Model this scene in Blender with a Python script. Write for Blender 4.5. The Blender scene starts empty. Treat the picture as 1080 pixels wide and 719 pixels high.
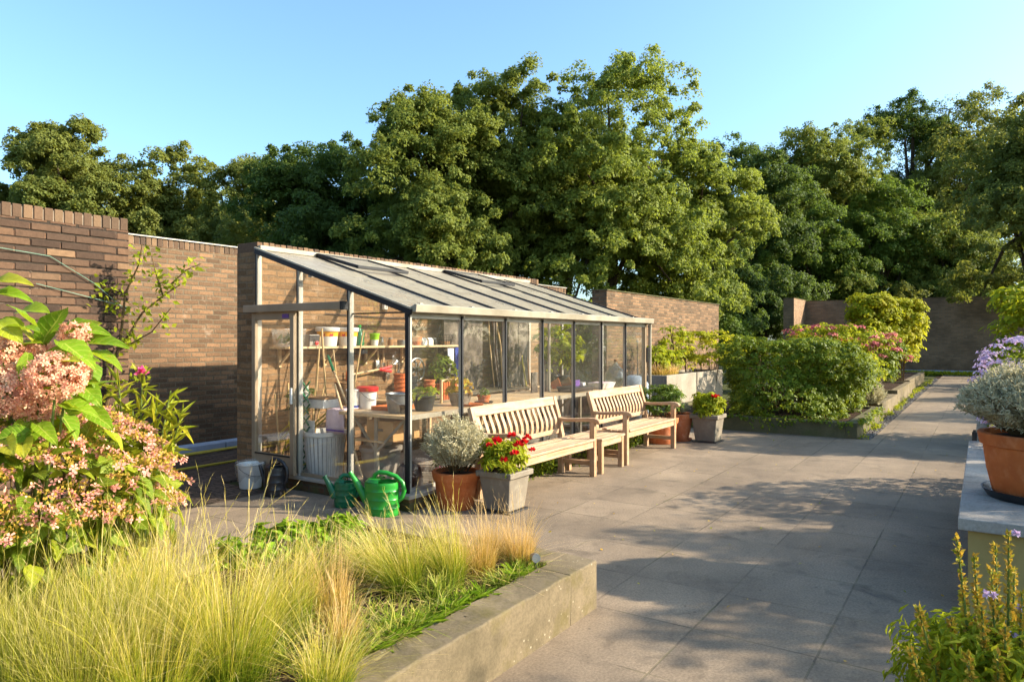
import bpy, math, random
import numpy as np
from mathutils import Vector
from math import sin, cos, pi, radians, sqrt

random.seed(7)
SC = bpy.context.scene
COL = SC.collection
PI = math.pi

# ------------------------------------------------------------------ camera model (for working out world places)
F, CX, HY, CAMH = 745.0, 540.0, 358.0, 1.5
TH = math.atan(497 / 745)
SN, CS = math.sin(TH), math.cos(TH)


def at(u, v, d):
    """world point seen at photo pixel (u, v) at depth d (metres along the view)"""
    r = (u - CX) / F * d
    return np.array((SN * r + CS * d, -CS * r + SN * d, CAMH - (v - HY) / F * d))


# ------------------------------------------------------------------ materials
def lin(c):
    out = []
    for x in c[:3]:
        x = x / 255.0
        out.append(x / 12.92 if x <= 0.04045 else ((x + 0.055) / 1.055) ** 2.4)
    return (out[0], out[1], out[2], 1.0)


class NT:
    def __init__(self, name):
        self.m = bpy.data.materials.new(name)
        self.m.use_nodes = True
        self.t = self.m.node_tree
        self.t.nodes.clear()
        self.out = self.n('ShaderNodeOutputMaterial')

    def n(self, typ, **kw):
        nd = self.t.nodes.new(typ)
        for k, v in kw.items():
            if k.startswith('_'):
                nd.inputs[k[1:].replace('_', ' ')].default_value = v
            else:
                setattr(nd, k, v)
        return nd

    def l(self, a, b):
        self.t.links.new(a, b)

    def ramp(self, fac, stops, interp='LINEAR'):
        r = self.n('ShaderNodeValToRGB')
        r.color_ramp.interpolation = interp
        e = r.color_ramp.elements
        while len(e) > 1:
            e.remove(e[-1])
        e[0].position = stops[0][0]
        e[0].color = stops[0][1]
        for p, c in stops[1:]:
            x = e.new(p)
            x.color = c
        self.l(fac, r.inputs['Fac'])
        return r.outputs['Color']

    def mix(self, fac, a, b, mode='MIX'):
        m = self.n('ShaderNodeMix', data_type='RGBA', blend_type=mode)
        for s, i in ((fac, 0), (a, 6), (b, 7)):
            if hasattr(s, 'links') or hasattr(s, 'is_linked'):
                self.l(s, m.inputs[i])
            else:
                m.inputs[i].default_value = s
        return m.outputs[2]

    def math(self, op, a, b=None, clamp=False):
        m = self.n('ShaderNodeMath', operation=op)
        m.use_clamp = clamp
        for i, s in enumerate((a, b)):
            if s is None:
                continue
            if hasattr(s, 'is_linked'):
                self.l(s, m.inputs[i])
            else:
                m.inputs[i].default_value = s
        return m.outputs[0]

    def noise(self, scale, detail=4, rough=0.55, vec=None, dist=0.0):
        nz = self.n('ShaderNodeTexNoise')
        nz.inputs['Scale'].default_value = scale
        nz.inputs['Detail'].default_value = detail
        nz.inputs['Roughness'].default_value = rough
        nz.inputs['Distortion'].default_value = dist
        self.l(vec if vec is not None else self.pos(), nz.inputs['Vector'])
        return nz.outputs['Fac']

    def pos(self):
        if not hasattr(self, '_pos'):
            self._geo = self.n('ShaderNodeNewGeometry')
            self._pos = self._geo.outputs['Position']
        return self._pos

    def objc(self):
        if not hasattr(self, '_obj'):
            self._obj = self.n('ShaderNodeTexCoord').outputs['Object']
        return self._obj

    def geo(self, name):
        self.pos()
        return self._geo.outputs[name]

    def bsdf(self, col, rough=0.6, spec=0.4, metal=0.0, bump=None, bstr=0.3, bdist=0.01):
        b = self.n('ShaderNodeBsdfPrincipled')
        if hasattr(col, 'is_linked'):
            self.l(col, b.inputs['Base Color'])
        else:
            b.inputs['Base Color'].default_value = col
        if hasattr(rough, 'is_linked'):
            self.l(rough, b.inputs['Roughness'])
        else:
            b.inputs['Roughness'].default_value = rough
        b.inputs['Specular IOR Level'].default_value = spec
        b.inputs['Metallic'].default_value = metal
        if bump is not None:
            bp = self.n('ShaderNodeBump')
            bp.inputs['Strength'].default_value = bstr
            bp.inputs['Distance'].default_value = bdist
            self.l(bump, bp.inputs['Height'])
            self.l(bp.outputs[0], b.inputs['Normal'])
        return b

    def end(self, b):
        self.l(b.outputs[0], self.out.inputs['Surface'])
        return self.m


def simple(name, c1, c2=None, scale=6.0, rough=0.6, spec=0.4, metal=0.0, bstr=0.15, bscale=None, bdist=0.004, bloom=None):
    t = NT(name)
    if c2 is None:
        c2 = tuple(x * 0.82 for x in c1)
    nz = t.noise(scale, 6, 0.6, t.objc())
    col = t.ramp(nz, [(0.32, lin(c2)), (0.68, lin(c1))])
    if bloom:
        col = t.mix(t.ramp(t.noise(9, 6, 0.75, t.objc()), [(0.5, (0, 0, 0, 1)), (0.72, (0.6, 0.6, 0.6, 1))]), col, lin(bloom))
    bz = t.noise(bscale or scale * 8, 4, 0.6, t.objc())
    return t.end(t.bsdf(col, rough, spec, metal, bz, bstr, bdist))


def leafmat(name, cols, trans=0.4, tcol=None, rough=0.6, patch=0.8, patchcols=None, spec=0.18, warm=0.32, veins=False):
    """foliage: per-leaf colour from random-per-island, a broad patch tint, and light passing through"""
    t = NT(name)
    n = len(cols)
    yel = lambda c: (c[0] + warm * max(0, c[1] - c[0]), c[1], c[2] * (1 - .5 * warm)) if c[1] > c[0] > c[2] else c
    cols = [yel(c) for c in cols]
    patchcols = [yel(c) for c in patchcols] if patchcols else None
    rnd = t.geo('Random Per Island')
    col = t.ramp(rnd, [(i / max(1, n - 1), lin(c)) for i, c in enumerate(cols)])
    if patchcols:
        nz = t.noise(patch, 3, 0.5)
        pc = t.ramp(nz, [(0.4, lin(patchcols[0])), (0.62, lin(patchcols[1]))])
        col = t.mix(0.45, col, pc)
    bumpn = None
    if veins:
        a = t.n('ShaderNodeAttribute', attribute_name='t').outputs['Fac']
        v = t.n('ShaderNodeAttribute', attribute_name='v').outputs['Fac']
        rib = t.math('LESS_THAN', a, 0.07)
        sv = t.math('SINE', t.math('MULTIPLY', t.math('SUBTRACT', v, t.math('MULTIPLY', a, 0.22)), 46.0))
        side = t.math('POWER', t.math('MULTIPLY', t.math('ADD', sv, 1.0), 0.5), 9.0)
        vf = t.math('MAXIMUM', rib, t.math('MULTIPLY', side, 0.55))
        col = t.mix(vf, col, t.mix(0.5, col, lin((196, 200, 90))))
        brn = t.ramp(t.noise(26, 4, 0.7), [(0.60, (0, 0, 0, 1)), (0.72, (0.75, 0.75, 0.75, 1))])
        edge = t.math('MULTIPLY', brn, t.math('GREATER_THAN', a, 0.35))
        col = t.mix(edge, col, lin((150, 118, 48)))
        bumpn = t.math('MULTIPLY', vf, -1.0)
    d = t.bsdf(col, rough, spec, 0, bumpn, 0.5, 0.004)
    tr = t.n('ShaderNodeBsdfTranslucent')
    tc = t.mix(0.5, col, lin(tcol or (150, 165, 40)), 'MIX')
    t.l(tc, tr.inputs['Color'])
    mx = t.n('ShaderNodeMixShader')
    mx.inputs[0].default_value = trans
    t.l(d.outputs[0], mx.inputs[1])
    t.l(tr.outputs[0], mx.inputs[2])
    return t.end(mx)


def blademat(name, stops, trans=0.35, jitter=0.5):
    """grass blades: colour runs from the green foot to the straw tip through the 't' attribute"""
    t = NT(name)
    a = t.n('ShaderNodeAttribute', attribute_name='t').outputs['Fac']
    rnd = t.geo('Random Per Island')
    f = t.math('ADD', a, t.math('MULTIPLY', t.math('SUBTRACT', rnd, 0.5), jitter), True)
    col = t.ramp(f, [(p, lin(c)) for p, c in stops])
    d = t.bsdf(col, 0.5, 0.3)
    tr = t.n('ShaderNodeBsdfTranslucent')
    t.l(col, tr.inputs['Color'])
    mx = t.n('ShaderNodeMixShader')
    mx.inputs[0].default_value = trans
    t.l(d.outputs[0], mx.inputs[1])
    t.l(tr.outputs[0], mx.inputs[2])
    return t.end(mx)


def brickmat(name, ca, cb, mortar, moss=0.0, bw=0.225, rh=0.066, mort=0.011, soot=(70, 55, 45), turn=False):
    t = NT(name)
    sep = t.n('ShaderNodeSeparateXYZ')
    t.l(t.pos(), sep.inputs[0])
    nsep = t.n('ShaderNodeSeparateXYZ')
    t.l(t.geo('True Normal'), nsep.inputs[0])
    ax = t.math('GREATER_THAN', t.math('ABSOLUTE', nsep.outputs['X']), 0.5)
    az = t.math('GREATER_THAN', t.math('ABSOLUTE', nsep.outputs['Z']), 0.5)
    hx = t.math('ADD', t.math('MULTIPLY', sep.outputs['X'], t.math('SUBTRACT', 1.0, ax)), t.math('MULTIPLY', sep.outputs['Y'], ax))
    hz = t.math('ADD', t.math('MULTIPLY', sep.outputs['Z'], t.math('SUBTRACT', 1.0, az)), t.math('MULTIPLY', sep.outputs['Y'], az))
    cmb = t.n('ShaderNodeCombineXYZ')
    wob = t.noise(7.0, 2, 0.5)
    wz = t.math('ADD', t.math('MULTIPLY', t.math('SUBTRACT', wob, 0.5), 0.024), t.math('MULTIPLY', t.math('SUBTRACT', t.noise(45, 2, 0.5), 0.5), 0.010))
    t.l(t.math('ADD', hx, t.math('MULTIPLY', wz, 1.5)), cmb.inputs[0])
    t.l(t.math('ADD', hz, wz), cmb.inputs[1])
    br = t.n('ShaderNodeTexBrick')
    br.inputs['Scale'].default_value = 1.0
    br.inputs['Brick Width'].default_value = bw
    br.inputs['Row Height'].default_value = rh
    br.inputs['Mortar Size'].default_value = mort
    br.inputs['Mortar Smooth'].default_value = 0.3
    br.inputs['Bias'].default_value = 0.0
    br.inputs['Color1'].default_value = lin(ca)
    br.inputs['Color2'].default_value = lin(cb)
    br.inputs['Mortar'].default_value = lin(mortar)
    br.offset_frequency = 2
    t.l(cmb.outputs[0], br.inputs['Vector'])
    n1 = t.noise(1.3, 5, 0.6)
    n2 = t.noise(38, 4, 0.7)
    col = t.mix(t.ramp(n1, [(0.42, (0, 0, 0, 1)), (0.7, (0.55, 0.55, 0.55, 1))]), br.outputs['Color'], lin(soot), 'MIX')
    col = t.mix(0.55, col, t.ramp(n2, [(0.25, (0.35, 0.35, 0.35, 1)), (0.7, (1.12, 1.12, 1.12, 1))]), 'MULTIPLY')
    # lime bloom on scattered joints and faces
    n3 = t.noise(4.5, 5, 0.75)
    col = t.mix(t.ramp(n3, [(0.60, (0, 0, 0, 1)), (0.78, (0.55, 0.55, 0.55, 1))]), col, lin((182, 160, 136)))
    stn = t.noise(1.0, 5, 0.7, None, 0.8)
    foot = t.math('MULTIPLY', t.math('SUBTRACT', 1.0, t.math('DIVIDE', sep.outputs['Z'], 0.7), True), t.ramp(stn, [(0.35, (0.1, 0.1, 0.1, 1)), (0.65, (0.9, 0.9, 0.9, 1))]), True)
    col = t.mix(foot, col, t.mix(1.0, col, (0.55, 0.52, 0.46, 1), 'MULTIPLY'))
    if moss:
        zf = t.math('SUBTRACT', 1.0, t.math('DIVIDE', sep.outputs['Z'], moss), True)
        mf = t.math('MULTIPLY', zf, t.ramp(t.noise(6, 5, 0.7), [(0.4, (0, 0, 0, 1)), (0.6, (1, 1, 1, 1))]), True)
        col = t.mix(mf, col, lin((74, 76, 40)))
    h = t.math('SUBTRACT', t.math('MULTIPLY', n2, 0.5), t.math('MULTIPLY', br.outputs['Fac'], 1.0))
    return t.end(t.bsdf(col, 0.88, 0.2, 0, h, 0.8, 0.008))


def concretemat(name, c1, c2, stain, moss=None, spots=0.5):
    t = NT(name)
    n1 = t.noise(2.2, 6, 0.65)
    n2 = t.noise(60, 3, 0.6)
    col = t.ramp(n1, [(0.3, lin(c2)), (0.65, lin(c1))])
    col = t.mix(t.ramp(t.noise(5, 6, 0.75), [(0.52, (0, 0, 0, 1)), (0.72, (0.6, 0.6, 0.6, 1))]), col, lin(stain))
    col = t.mix(0.5, col, t.ramp(n2, [(0.3, (0.6, 0.6, 0.6, 1)), (0.6, (1.1, 1.1, 1.1, 1))]), 'MULTIPLY')
    if spots:
        v = t.n('ShaderNodeTexVoronoi')
        v.inputs['Scale'].default_value = 26
        t.l(t.pos(), v.inputs['Vector'])
        sp = t.ramp(v.outputs['Distance'], [(0.10, (spots, spots, spots, 1)), (0.17, (0, 0, 0, 1))])
        sp = t.math('MULTIPLY', sp, t.math('GREATER_THAN', t.noise(3.1, 2), 0.52))
        col = t.mix(sp, col, lin((196, 186, 160)))
    if moss:
        col = t.mix(t.ramp(t.noise(3.3, 6, 0.7), [(0.5, (0, 0, 0, 1)), (0.66, (0.75, 0.75, 0.75, 1))]), col, lin(moss))
    return t.end(t.bsdf(col, 0.85, 0.25, 0, n2, 0.35, 0.004))


def pavemat():
    t = NT('concrete_paving')
    mp = t.n('ShaderNodeMapping')
    mp.inputs['Location'].default_value = (-4.18, -0.66, 0)
    t.l(t.pos(), mp.inputs['Vector'])
    br = t.n('ShaderNodeTexBrick')
    br.offset = 0.0
    br.inputs['Scale'].default_value = 1.0
    br.inputs['Brick Width'].default_value = 0.6
    br.inputs['Row Height'].default_value = 0.6
    br.inputs['Mortar Size'].default_value = 0.0058
    br.inputs['Mortar Smooth'].default_value = 0.2
    wv = t.n('ShaderNodeVectorMath', operation='SCALE')
    nzv = t.n('ShaderNodeTexNoise')
    nzv.inputs['Scale'].default_value = 14
    t.l(t.pos(), nzv.inputs['Vector'])
    t.l(nzv.outputs['Color'], wv.inputs[0])
    wv.inputs['Scale'].default_value = 0.008
    av = t.n('ShaderNodeVectorMath', operation='ADD')
    t.l(mp.outputs[0], av.inputs[0])
    t.l(wv.outputs[0], av.inputs[1])
    t.l(av.outputs[0], br.inputs['Vector'])
    # one tone per slab
    dv = t.n('ShaderNodeVectorMath', operation='DIVIDE')
    dv.inputs[1].default_value = (0.6, 0.6, 1e6)
    t.l(mp.outputs[0], dv.inputs[0])
    fl = t.n('ShaderNodeVectorMath', operation='FLOOR')
    t.l(dv.outputs[0], fl.inputs[0])
    wn = t.n('ShaderNodeTexWhiteNoise', noise_dimensions='3D')
    t.l(fl.outputs[0], wn.inputs['Vector'])
    n1 = t.noise(1.1, 6, 0.65)
    n2 = t.noise(9, 6, 0.7)
    n3 = t.noise(75, 3, 0.7)
    col = t.ramp(n1, [(0.28, lin((112, 97, 79))), (0.72, lin((152, 133, 109)))])
    tone = t.ramp(wn.outputs['Value'], [(0.0, (0.84, 0.83, 0.82, 1)), (1.0, (1.08, 1.07, 1.06, 1))])
    col = t.mix(0.85, col, tone, 'MULTIPLY')
    col = t.mix(0.5, col, t.ramp(n2, [(0.3, (0.72, 0.72, 0.72, 1)), (0.65, (1.08, 1.08, 1.08, 1))]), 'MULTIPLY')
    col = t.mix(0.65, col, t.ramp(n3, [(0.32, (0.5, 0.5, 0.5, 1)), (0.62, (1.15, 1.15, 1.15, 1))]), 'MULTIPLY')
    st = t.noise(2.7, 6, 0.75, None, 0.6)
    col = t.mix(t.ramp(st, [(0.54, (0, 0, 0, 1)), (0.72, (0.7, 0.7, 0.7, 1))]), col, lin((74, 64, 52)))
    jn = t.ramp(t.noise(0.9, 4, 0.7), [(0.42, (0.08, 0.08, 0.08, 1)), (0.66, (0.85, 0.85, 0.85, 1))])
    jc = t.ramp(t.noise(3, 3), [(0.45, lin((48, 42, 34))), (0.6, lin((92, 86, 52)))])
    jf = t.math('MULTIPLY', br.outputs['Fac'], jn)
    col = t.mix(jf, col, jc)
    v = t.n('ShaderNodeTexVoronoi')
    v.inputs['Scale'].default_value = 5.5
    t.l(t.pos(), v.inputs['Vector'])
    spot = t.ramp(v.outputs['Distance'], [(0.035, (0.7, 0.7, 0.7, 1)), (0.06, (0, 0, 0, 1))])
    col = t.mix(spot, col, lin((72, 62, 52)))
    h = t.math('SUBTRACT', t.math('MULTIPLY', n3, 0.25), t.math('MULTIPLY', jf, 1.5))
    rough = t.ramp(n2, [(0.3, (0.7, 0.7, 0.7, 1)), (0.7, (0.92, 0.92, 0.92, 1))])
    return t.end(t.bsdf(col, rough, 0.3, 0, h, 0.6, 0.006))


def woodmat(name, c1, c2, axis=0, rough=0.55):
    t = NT(name)
    mp = t.n('ShaderNodeMapping')
    sc = [38, 38, 38]
    sc[axis] = 2.2
    mp.inputs['Scale'].default_value = sc
    t.l(t.objc(), mp.inputs['Vector'])
    n1 = t.noise(1.0, 5, 0.6, mp.outputs[0], 0.4)
    n2 = t.noise(1.6, 3, 0.5)
    col = t.ramp(n1, [(0.3, lin(c2)), (0.65, lin(c1))])
    col = t.mix(0.6, col, t.ramp(n2, [(0.35, (0.78, 0.76, 0.74, 1)), (0.65, (1.06, 1.06, 1.06, 1))]), 'MULTIPLY')
    gz = t.ramp(t.noise(7.0, 5, 0.7), [(0.42, (0, 0, 0, 1)), (0.66, (0.6, 0.6, 0.6, 1))])
    col = t.mix(gz, col, lin(tuple(0.30 * c_ + 0.70 * g_ for c_, g_ in zip(c1, (168, 154, 136)))))
    rnd = t.geo('Random Per Island')
    col = t.mix(0.5, col, t.ramp(rnd, [(0, (0.8, 0.78, 0.75, 1)), (1, (1.1, 1.1, 1.1, 1))]), 'MULTIPLY')
    return t.end(t.bsdf(col, rough, 0.35, 0, n1, 0.2, 0.003))


def glassmat(name, tint=(0.93, 0.95, 0.94), dirt=0.05, f0=0.045, dirtcol=(190, 182, 165), rough=0.02, graz=0.9, film=0.1):
    """clear pane: passes light straight, mirrors more towards grazing angles, thin film of dust"""
    t = NT(name)
    lw = t.n('ShaderNodeLayerWeight')
    lw.inputs['Blend'].default_value = 0.5
    fac = lw.outputs['Facing']
    p5 = t.math('POWER', fac, 5.0)
    refl = t.math('ADD', t.math('MULTIPLY', p5, graz), f0, True)
    tr = t.n('ShaderNodeBsdfTransparent')
    tr.inputs['Color'].default_value = (*tint, 1)
    gl = t.n('ShaderNodeBsdfGlossy')
    gl.inputs['Roughness'].default_value = rough
    df = t.n('ShaderNodeBsdfDiffuse')
    df.inputs['Color'].default_value = lin(dirtcol)
    tl = t.n('ShaderNodeBsdfTranslucent')
    tl.inputs['Color'].default_value = lin(dirtcol)
    dm = t.n('ShaderNodeMixShader')
    dm.inputs[0].default_value = 0.5
    t.l(df.outputs[0], dm.inputs[1])
    t.l(tl.outputs[0], dm.inputs[2])
    nz = t.noise(3.0, 6, 0.7)
    p2 = t.math('POWER', fac, 4.0)
    dirtf = t.math('MULTIPLY', t.math('ADD', t.math('MULTIPLY', p2, film), dirt),
                   t.ramp(nz, [(0.3, (0.4, 0.4, 0.4, 1)), (0.7, (1.5, 1.5, 1.5, 1))]), True)
    m1 = t.n('ShaderNodeMixShader')
    t.l(dirtf, m1.inputs[0])
    t.l(tr.outputs[0], m1.inputs[1])
    t.l(dm.outputs[0], m1.inputs[2])
    m2 = t.n('ShaderNodeMixShader')
    t.l(refl, m2.inputs[0])
    t.l(m1.outputs[0], m2.inputs[1])
    t.l(gl.outputs[0], m2.inputs[2])
    return t.end(m2)


# ------------------------------------------------------------------ mesh helpers
def mesh_np(name, V, faces, attr=None, smooth=False, attr2=None):
    """faces: list of (n,k) int arrays"""
    me = bpy.data.meshes.new(name)
    V = np.asarray(V, dtype=np.float32)
    me.vertices.add(len(V))
    me.vertices.foreach_set('co', V.ravel())
    nl = sum(f.size for f in faces)
    npoly = sum(len(f) for f in faces)
    me.loops.add(nl)
    me.polygons.add(npoly)
    me.loops.foreach_set('vertex_index', np.concatenate([f.ravel() for f in faces]).astype(np.int32))
    tot = np.concatenate([np.full(len(f), f.shape[1]) for f in faces])
    st = np.concatenate([[0], np.cumsum(tot)[:-1]])
    me.polygons.foreach_set('loop_start', st.astype(np.int32))
    me.polygons.foreach_set('loop_total', tot.astype(np.int32))
    if smooth:
        me.polygons.foreach_set('use_smooth', np.ones(npoly, dtype=bool))
    if attr is not None:
        a = me.attributes.new('t', 'FLOAT', 'POINT')
        a.data.foreach_set('value', np.asarray(attr, dtype=np.float32))
    if attr2 is not None:
        a = me.attributes.new('v', 'FLOAT', 'POINT')
        a.data.foreach_set('value', np.asarray(attr2, dtype=np.float32))
    me.update()
    me.validate()
    return me


def broad_mesh(name, V, Fs):
    n = len(V) // 30
    return mesh_np(name, V, Fs, np.tile(np.tile(np.array((1, .5, 0, .5, 1.0)), 6), n), True, np.tile(np.repeat(np.linspace(0, 1, 6), 5), n))


def link(name, me, m, parent=None, loc=None):
    o = bpy.data.objects.new(name, me)
    if m is not None and len(me.materials) == 0:
        me.materials.append(m)
    COL.objects.link(o)
    if parent is not None:
        o.parent = parent
    if loc is not None:
        o.location = loc
    return o


def tag(o, label, cat, group=None, kind=None):
    o['label'] = label
    if cat:
        o['category'] = cat
    if group:
        o['group'] = group
    if kind:
        o['kind'] = kind
    return o


def thing(name, label, cat, loc=(0, 0, 0), rz=0.0, group=None, kind=None):
    o = bpy.data.objects.new(name, None)
    COL.objects.link(o)
    o.location = loc
    o.rotation_euler = (0, 0, rz)
    o.empty_display_size = 0.2
    return tag(o, label, cat, group, kind)


def struct(o):
    o['kind'] = 'structure'
    return o


def kids(o):
    return [c for c in bpy.data.objects if c.parent == o]


def copy_tree(o, parent=None):
    c = o.copy()
    COL.objects.link(c)
    if parent is not None:
        c.parent = parent
    for k in kids(o):
        copy_tree(k, c)
    return c


class MB:
    def __init__(self):
        self.v, self.f = [], []

    def add(self, vs, fs):
        o = len(self.v)
        self.v += [tuple(p) for p in vs]
        self.f += [tuple(i + o for i in f) for f in fs]
        return self

    def box(self, x0, y0, z0, x1, y1, z1):
        return self.add([(x0, y0, z0), (x1, y0, z0), (x1, y1, z0), (x0, y1, z0), (x0, y0, z1), (x1, y0, z1), (x1, y1, z1), (x0, y1, z1)],
                        [(0, 3, 2, 1), (4, 5, 6, 7), (0, 1, 5, 4), (1, 2, 6, 5), (2, 3, 7, 6), (3, 0, 4, 7)])

    def bar(self, a, b, w, h, up=(0, 0, 1)):
        """rectangular bar from a to b, w across, h along up"""
        a, b, up = np.array(a, float), np.array(b, float), np.array(up, float)
        d = (b - a) / np.linalg.norm(b - a)
        s = np.cross(d, up)
        s /= np.linalg.norm(s)
        u = np.cross(s, d)
        vs = []
        for p in (a, b):
            for sx, sz in ((-1, -1), (1, -1), (1, 1), (-1, 1)):
                vs.append(p + s * sx * w / 2 + u * sz * h / 2)
        return self.add(vs, [(0, 3, 2, 1), (4, 5, 6, 7), (0, 1, 5, 4), (1, 2, 6, 5), (2, 3, 7, 6), (3, 0, 4, 7)])

    def tube(self, pts, rad, n=8, caps=True):
        pts = np.asarray(pts, float)
        m = len(pts)
        rad = np.full(m, rad) if np.isscalar(rad) else np.asarray(rad, float)
        tg = np.gradient(pts, axis=0)
        tg /= np.linalg.norm(tg, axis=1)[:, None] + 1e-12
        ref = np.array((0, 0, 1.0)) if abs(tg[0][2]) < 0.9 else np.array((1.0, 0, 0))
        s = np.cross(tg[0], ref)
        s /= np.linalg.norm(s)
        vs = []
        for i in range(m):
            s = s - tg[i] * np.dot(s, tg[i])
            s /= np.linalg.norm(s) + 1e-12
            u = np.cross(tg[i], s)
            for k in range(n):
                a = 2 * PI * k / n
                vs.append(pts[i] + rad[i] * (cos(a) * s + sin(a) * u))
        fs = []
        for i in range(m - 1):
            for k in range(n):
                k2 = (k + 1) % n
                fs.append((i * n + k, i * n + k2, (i + 1) * n + k2, (i + 1) * n + k))
        if caps:
            fs.append(tuple(range(n))[::-1])
            fs.append(tuple((m - 1) * n + k for k in range(n)))
        return self.add(vs, fs)

    def lathe(self, prof, n=28, c=(0, 0, 0), sx=1.0, sy=1.0, close=True):
        vs, fs = [], []
        for r, z in prof:
            for k in range(n):
                a = 2 * PI * k / n
                vs.append((c[0] + r * cos(a) * sx, c[1] + r * sin(a) * sy, c[2] + z))
        m = len(prof)
        for i in range(m - 1):
            for k in range(n):
                k2 = (k + 1) % n
                fs.append((i * n + k, i * n + k2, (i + 1) * n + k2, (i + 1) * n + k))
        if close:
            fs.append(tuple(range(n))[::-1])
            fs.append(tuple((m - 1) * n + k for k in range(n)))
        return self.add(vs, fs)

    def frustum(self, hx0, hy0, z0, hx1, hy1, z1, c=(0, 0)):
        x, y = c
        return self.add([(x - hx0, y - hy0, z0), (x + hx0, y - hy0, z0), (x + hx0, y + hy0, z0), (x - hx0, y + hy0, z0),
                         (x - hx1, y - hy1, z1), (x + hx1, y - hy1, z1), (x + hx1, y + hy1, z1), (x - hx1, y + hy1, z1)],
                        [(0, 3, 2, 1), (4, 5, 6, 7), (0, 1, 5, 4), (1, 2, 6, 5), (2, 3, 7, 6), (3, 0, 4, 7)])

    def prism(self, poly, y0, y1, fn=lambda a, b, t: (a, t, b)):
        """poly of (a,b) extruded between t=y0..y1"""
        n = len(poly)
        vs = [fn(a, b, y0) for a, b in poly] + [fn(a, b, y1) for a, b in poly]
        fs = [tuple(range(n)), tuple(range(2 * n - 1, n - 1, -1))]
        for i in range(n):
            j = (i + 1) % n
            fs.append((i, i + n, j + n, j))
        return self.add(vs, fs)

    def build(self, name, m, parent=None, bevel=0.0, smooth=False, loc=None):
        me = bpy.data.meshes.new(name)
        me.from_pydata(self.v, [], self.f)
        me.validate()
        me.update()
        import bmesh
        bm = bmesh.new()
        bm.from_mesh(me)
        bmesh.ops.recalc_face_normals(bm, faces=bm.faces)
        bm.to_mesh(me)
        bm.free()
        if smooth:
            for p in me.polygons:
                p.use_smooth = True
            try:
                me.set_sharp_from_angle(angle=radians(42))
            except Exception:
                pass
        o = link(name, me, m, parent, loc)
        if bevel:
            b = o.modifiers.new('bevel', 'BEVEL')
            b.width = bevel
            b.segments = 2
            b.limit_method = 'ANGLE'
            b.angle_limit = radians(40)
        return o


# ---- instanced small shapes written into one mesh
SMALL = (np.array([(0, 0, 0), (0.5, 0.45, 0.10), (0, 1, 0.0), (-0.5, 0.45, 0.10)]), [np.array([(0, 1, 2), (0, 2, 3)])])
NARROW = (np.array([(0, 0, 0), (0.5, 0.35, 0.10), (0.32, 0.75, -0.02), (0, 1, -0.12), (-0.32, 0.75, -0.02), (-0.5, 0.35, 0.10)]),
          [np.array([(0, 1, 2), (0, 2, 3), (0, 3, 4), (0, 4, 5)])])

AWN = (np.array([(0, 0, 0), (0.5, 0.4, 0), (0, 1, 0.03), (-0.5, 0.4, 0)]), [np.array([(0, 1, 2), (0, 2, 3)])])


def broad_template(rows=6, fold=0.16, droop=0.3, wave=0.03):
    vs, fs = [], []
    for i in range(rows):
        t = i / (rows - 1)
        w = 0.5 * (sin(PI * min(1, t * 0.94 + 0.05)) ** 0.75) * (1.0 - 0.32 * t) * 1.12
        if i == rows - 1:
            w = 0.01
        z = -droop * t * t
        for k, s in enumerate((-1, -0.5, 0, 0.5, 1)):
            vs.append((s * w, t, z + fold * abs(s) * w * 2 - 0.10 * (abs(s) > 0.9) * w + wave * sin(9 * t + 2 * s)))
    for i in range(rows - 1):
        for k in range(4):
            a = i * 5 + k
            fs.append((a, a + 1, a + 6, a + 5))
    return np.array(vs), [np.array(fs)]


BROAD = broad_template()


def floret_template(p=4):
    vs, fs = [], []
    for i in range(p):
        a = 2 * PI * i / p
        for r, da, z in ((0.06, 0, 0), (0.55, -0.55, 0.12), (1.0, -0.25, 0.10), (1.0, 0.25, 0.10), (0.55, 0.55, 0.12)):
            vs.append((r * cos(a + da) * 0.5, r * sin(a + da) * 0.5, z * 0.5))
        o = i * 5
        fs += [(o, o + 1, o + 2), (o, o + 2, o + 3), (o, o + 3, o + 4)]
    return np.array(vs), [np.array(fs)]


FLORET = floret_template()


def norm(a):
    return a / (np.linalg.norm(a, axis=-1, keepdims=True) + 1e-9)


def inst(tmpl, P, fwd, nrm, L, W):
    """copies of tmpl at P; fwd = leaf axis, nrm = leaf face direction; L length, W width"""
    tv, tf = tmpl
    P = np.asarray(P, float)
    f = norm(fwd)
    s = norm(np.cross(f, nrm))
    n = np.cross(s, f)
    L = np.broadcast_to(np.asarray(L, float), (len(P),))
    W = np.broadcast_to(np.asarray(W, float), (len(P),))
    V = (P[:, None, :] + s[:, None, :] * (tv[None, :, 0:1] * W[:, None, None]) + f[:, None, :] * (tv[None, :, 1:2] * L[:, None, None])
         + n[:, None, :] * (tv[None, :, 2:3] * L[:, None, None]))
    k = len(tv)
    off = (np.arange(len(P)) * k)[:, None, None]
    faces = [(q[None] + off).reshape(-1, q.shape[1]) for q in tf]
    return V.reshape(-1, 3), faces


def merge(parts):
    V, Fs, o = [], [], 0
    for v, fs in parts:
        V.append(v)
        Fs += [f + o for f in fs]
        o += len(v)
    return np.concatenate(V), Fs


def rdir(rng, n):
    return norm(rng.normal(size=(n, 3)))


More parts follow.
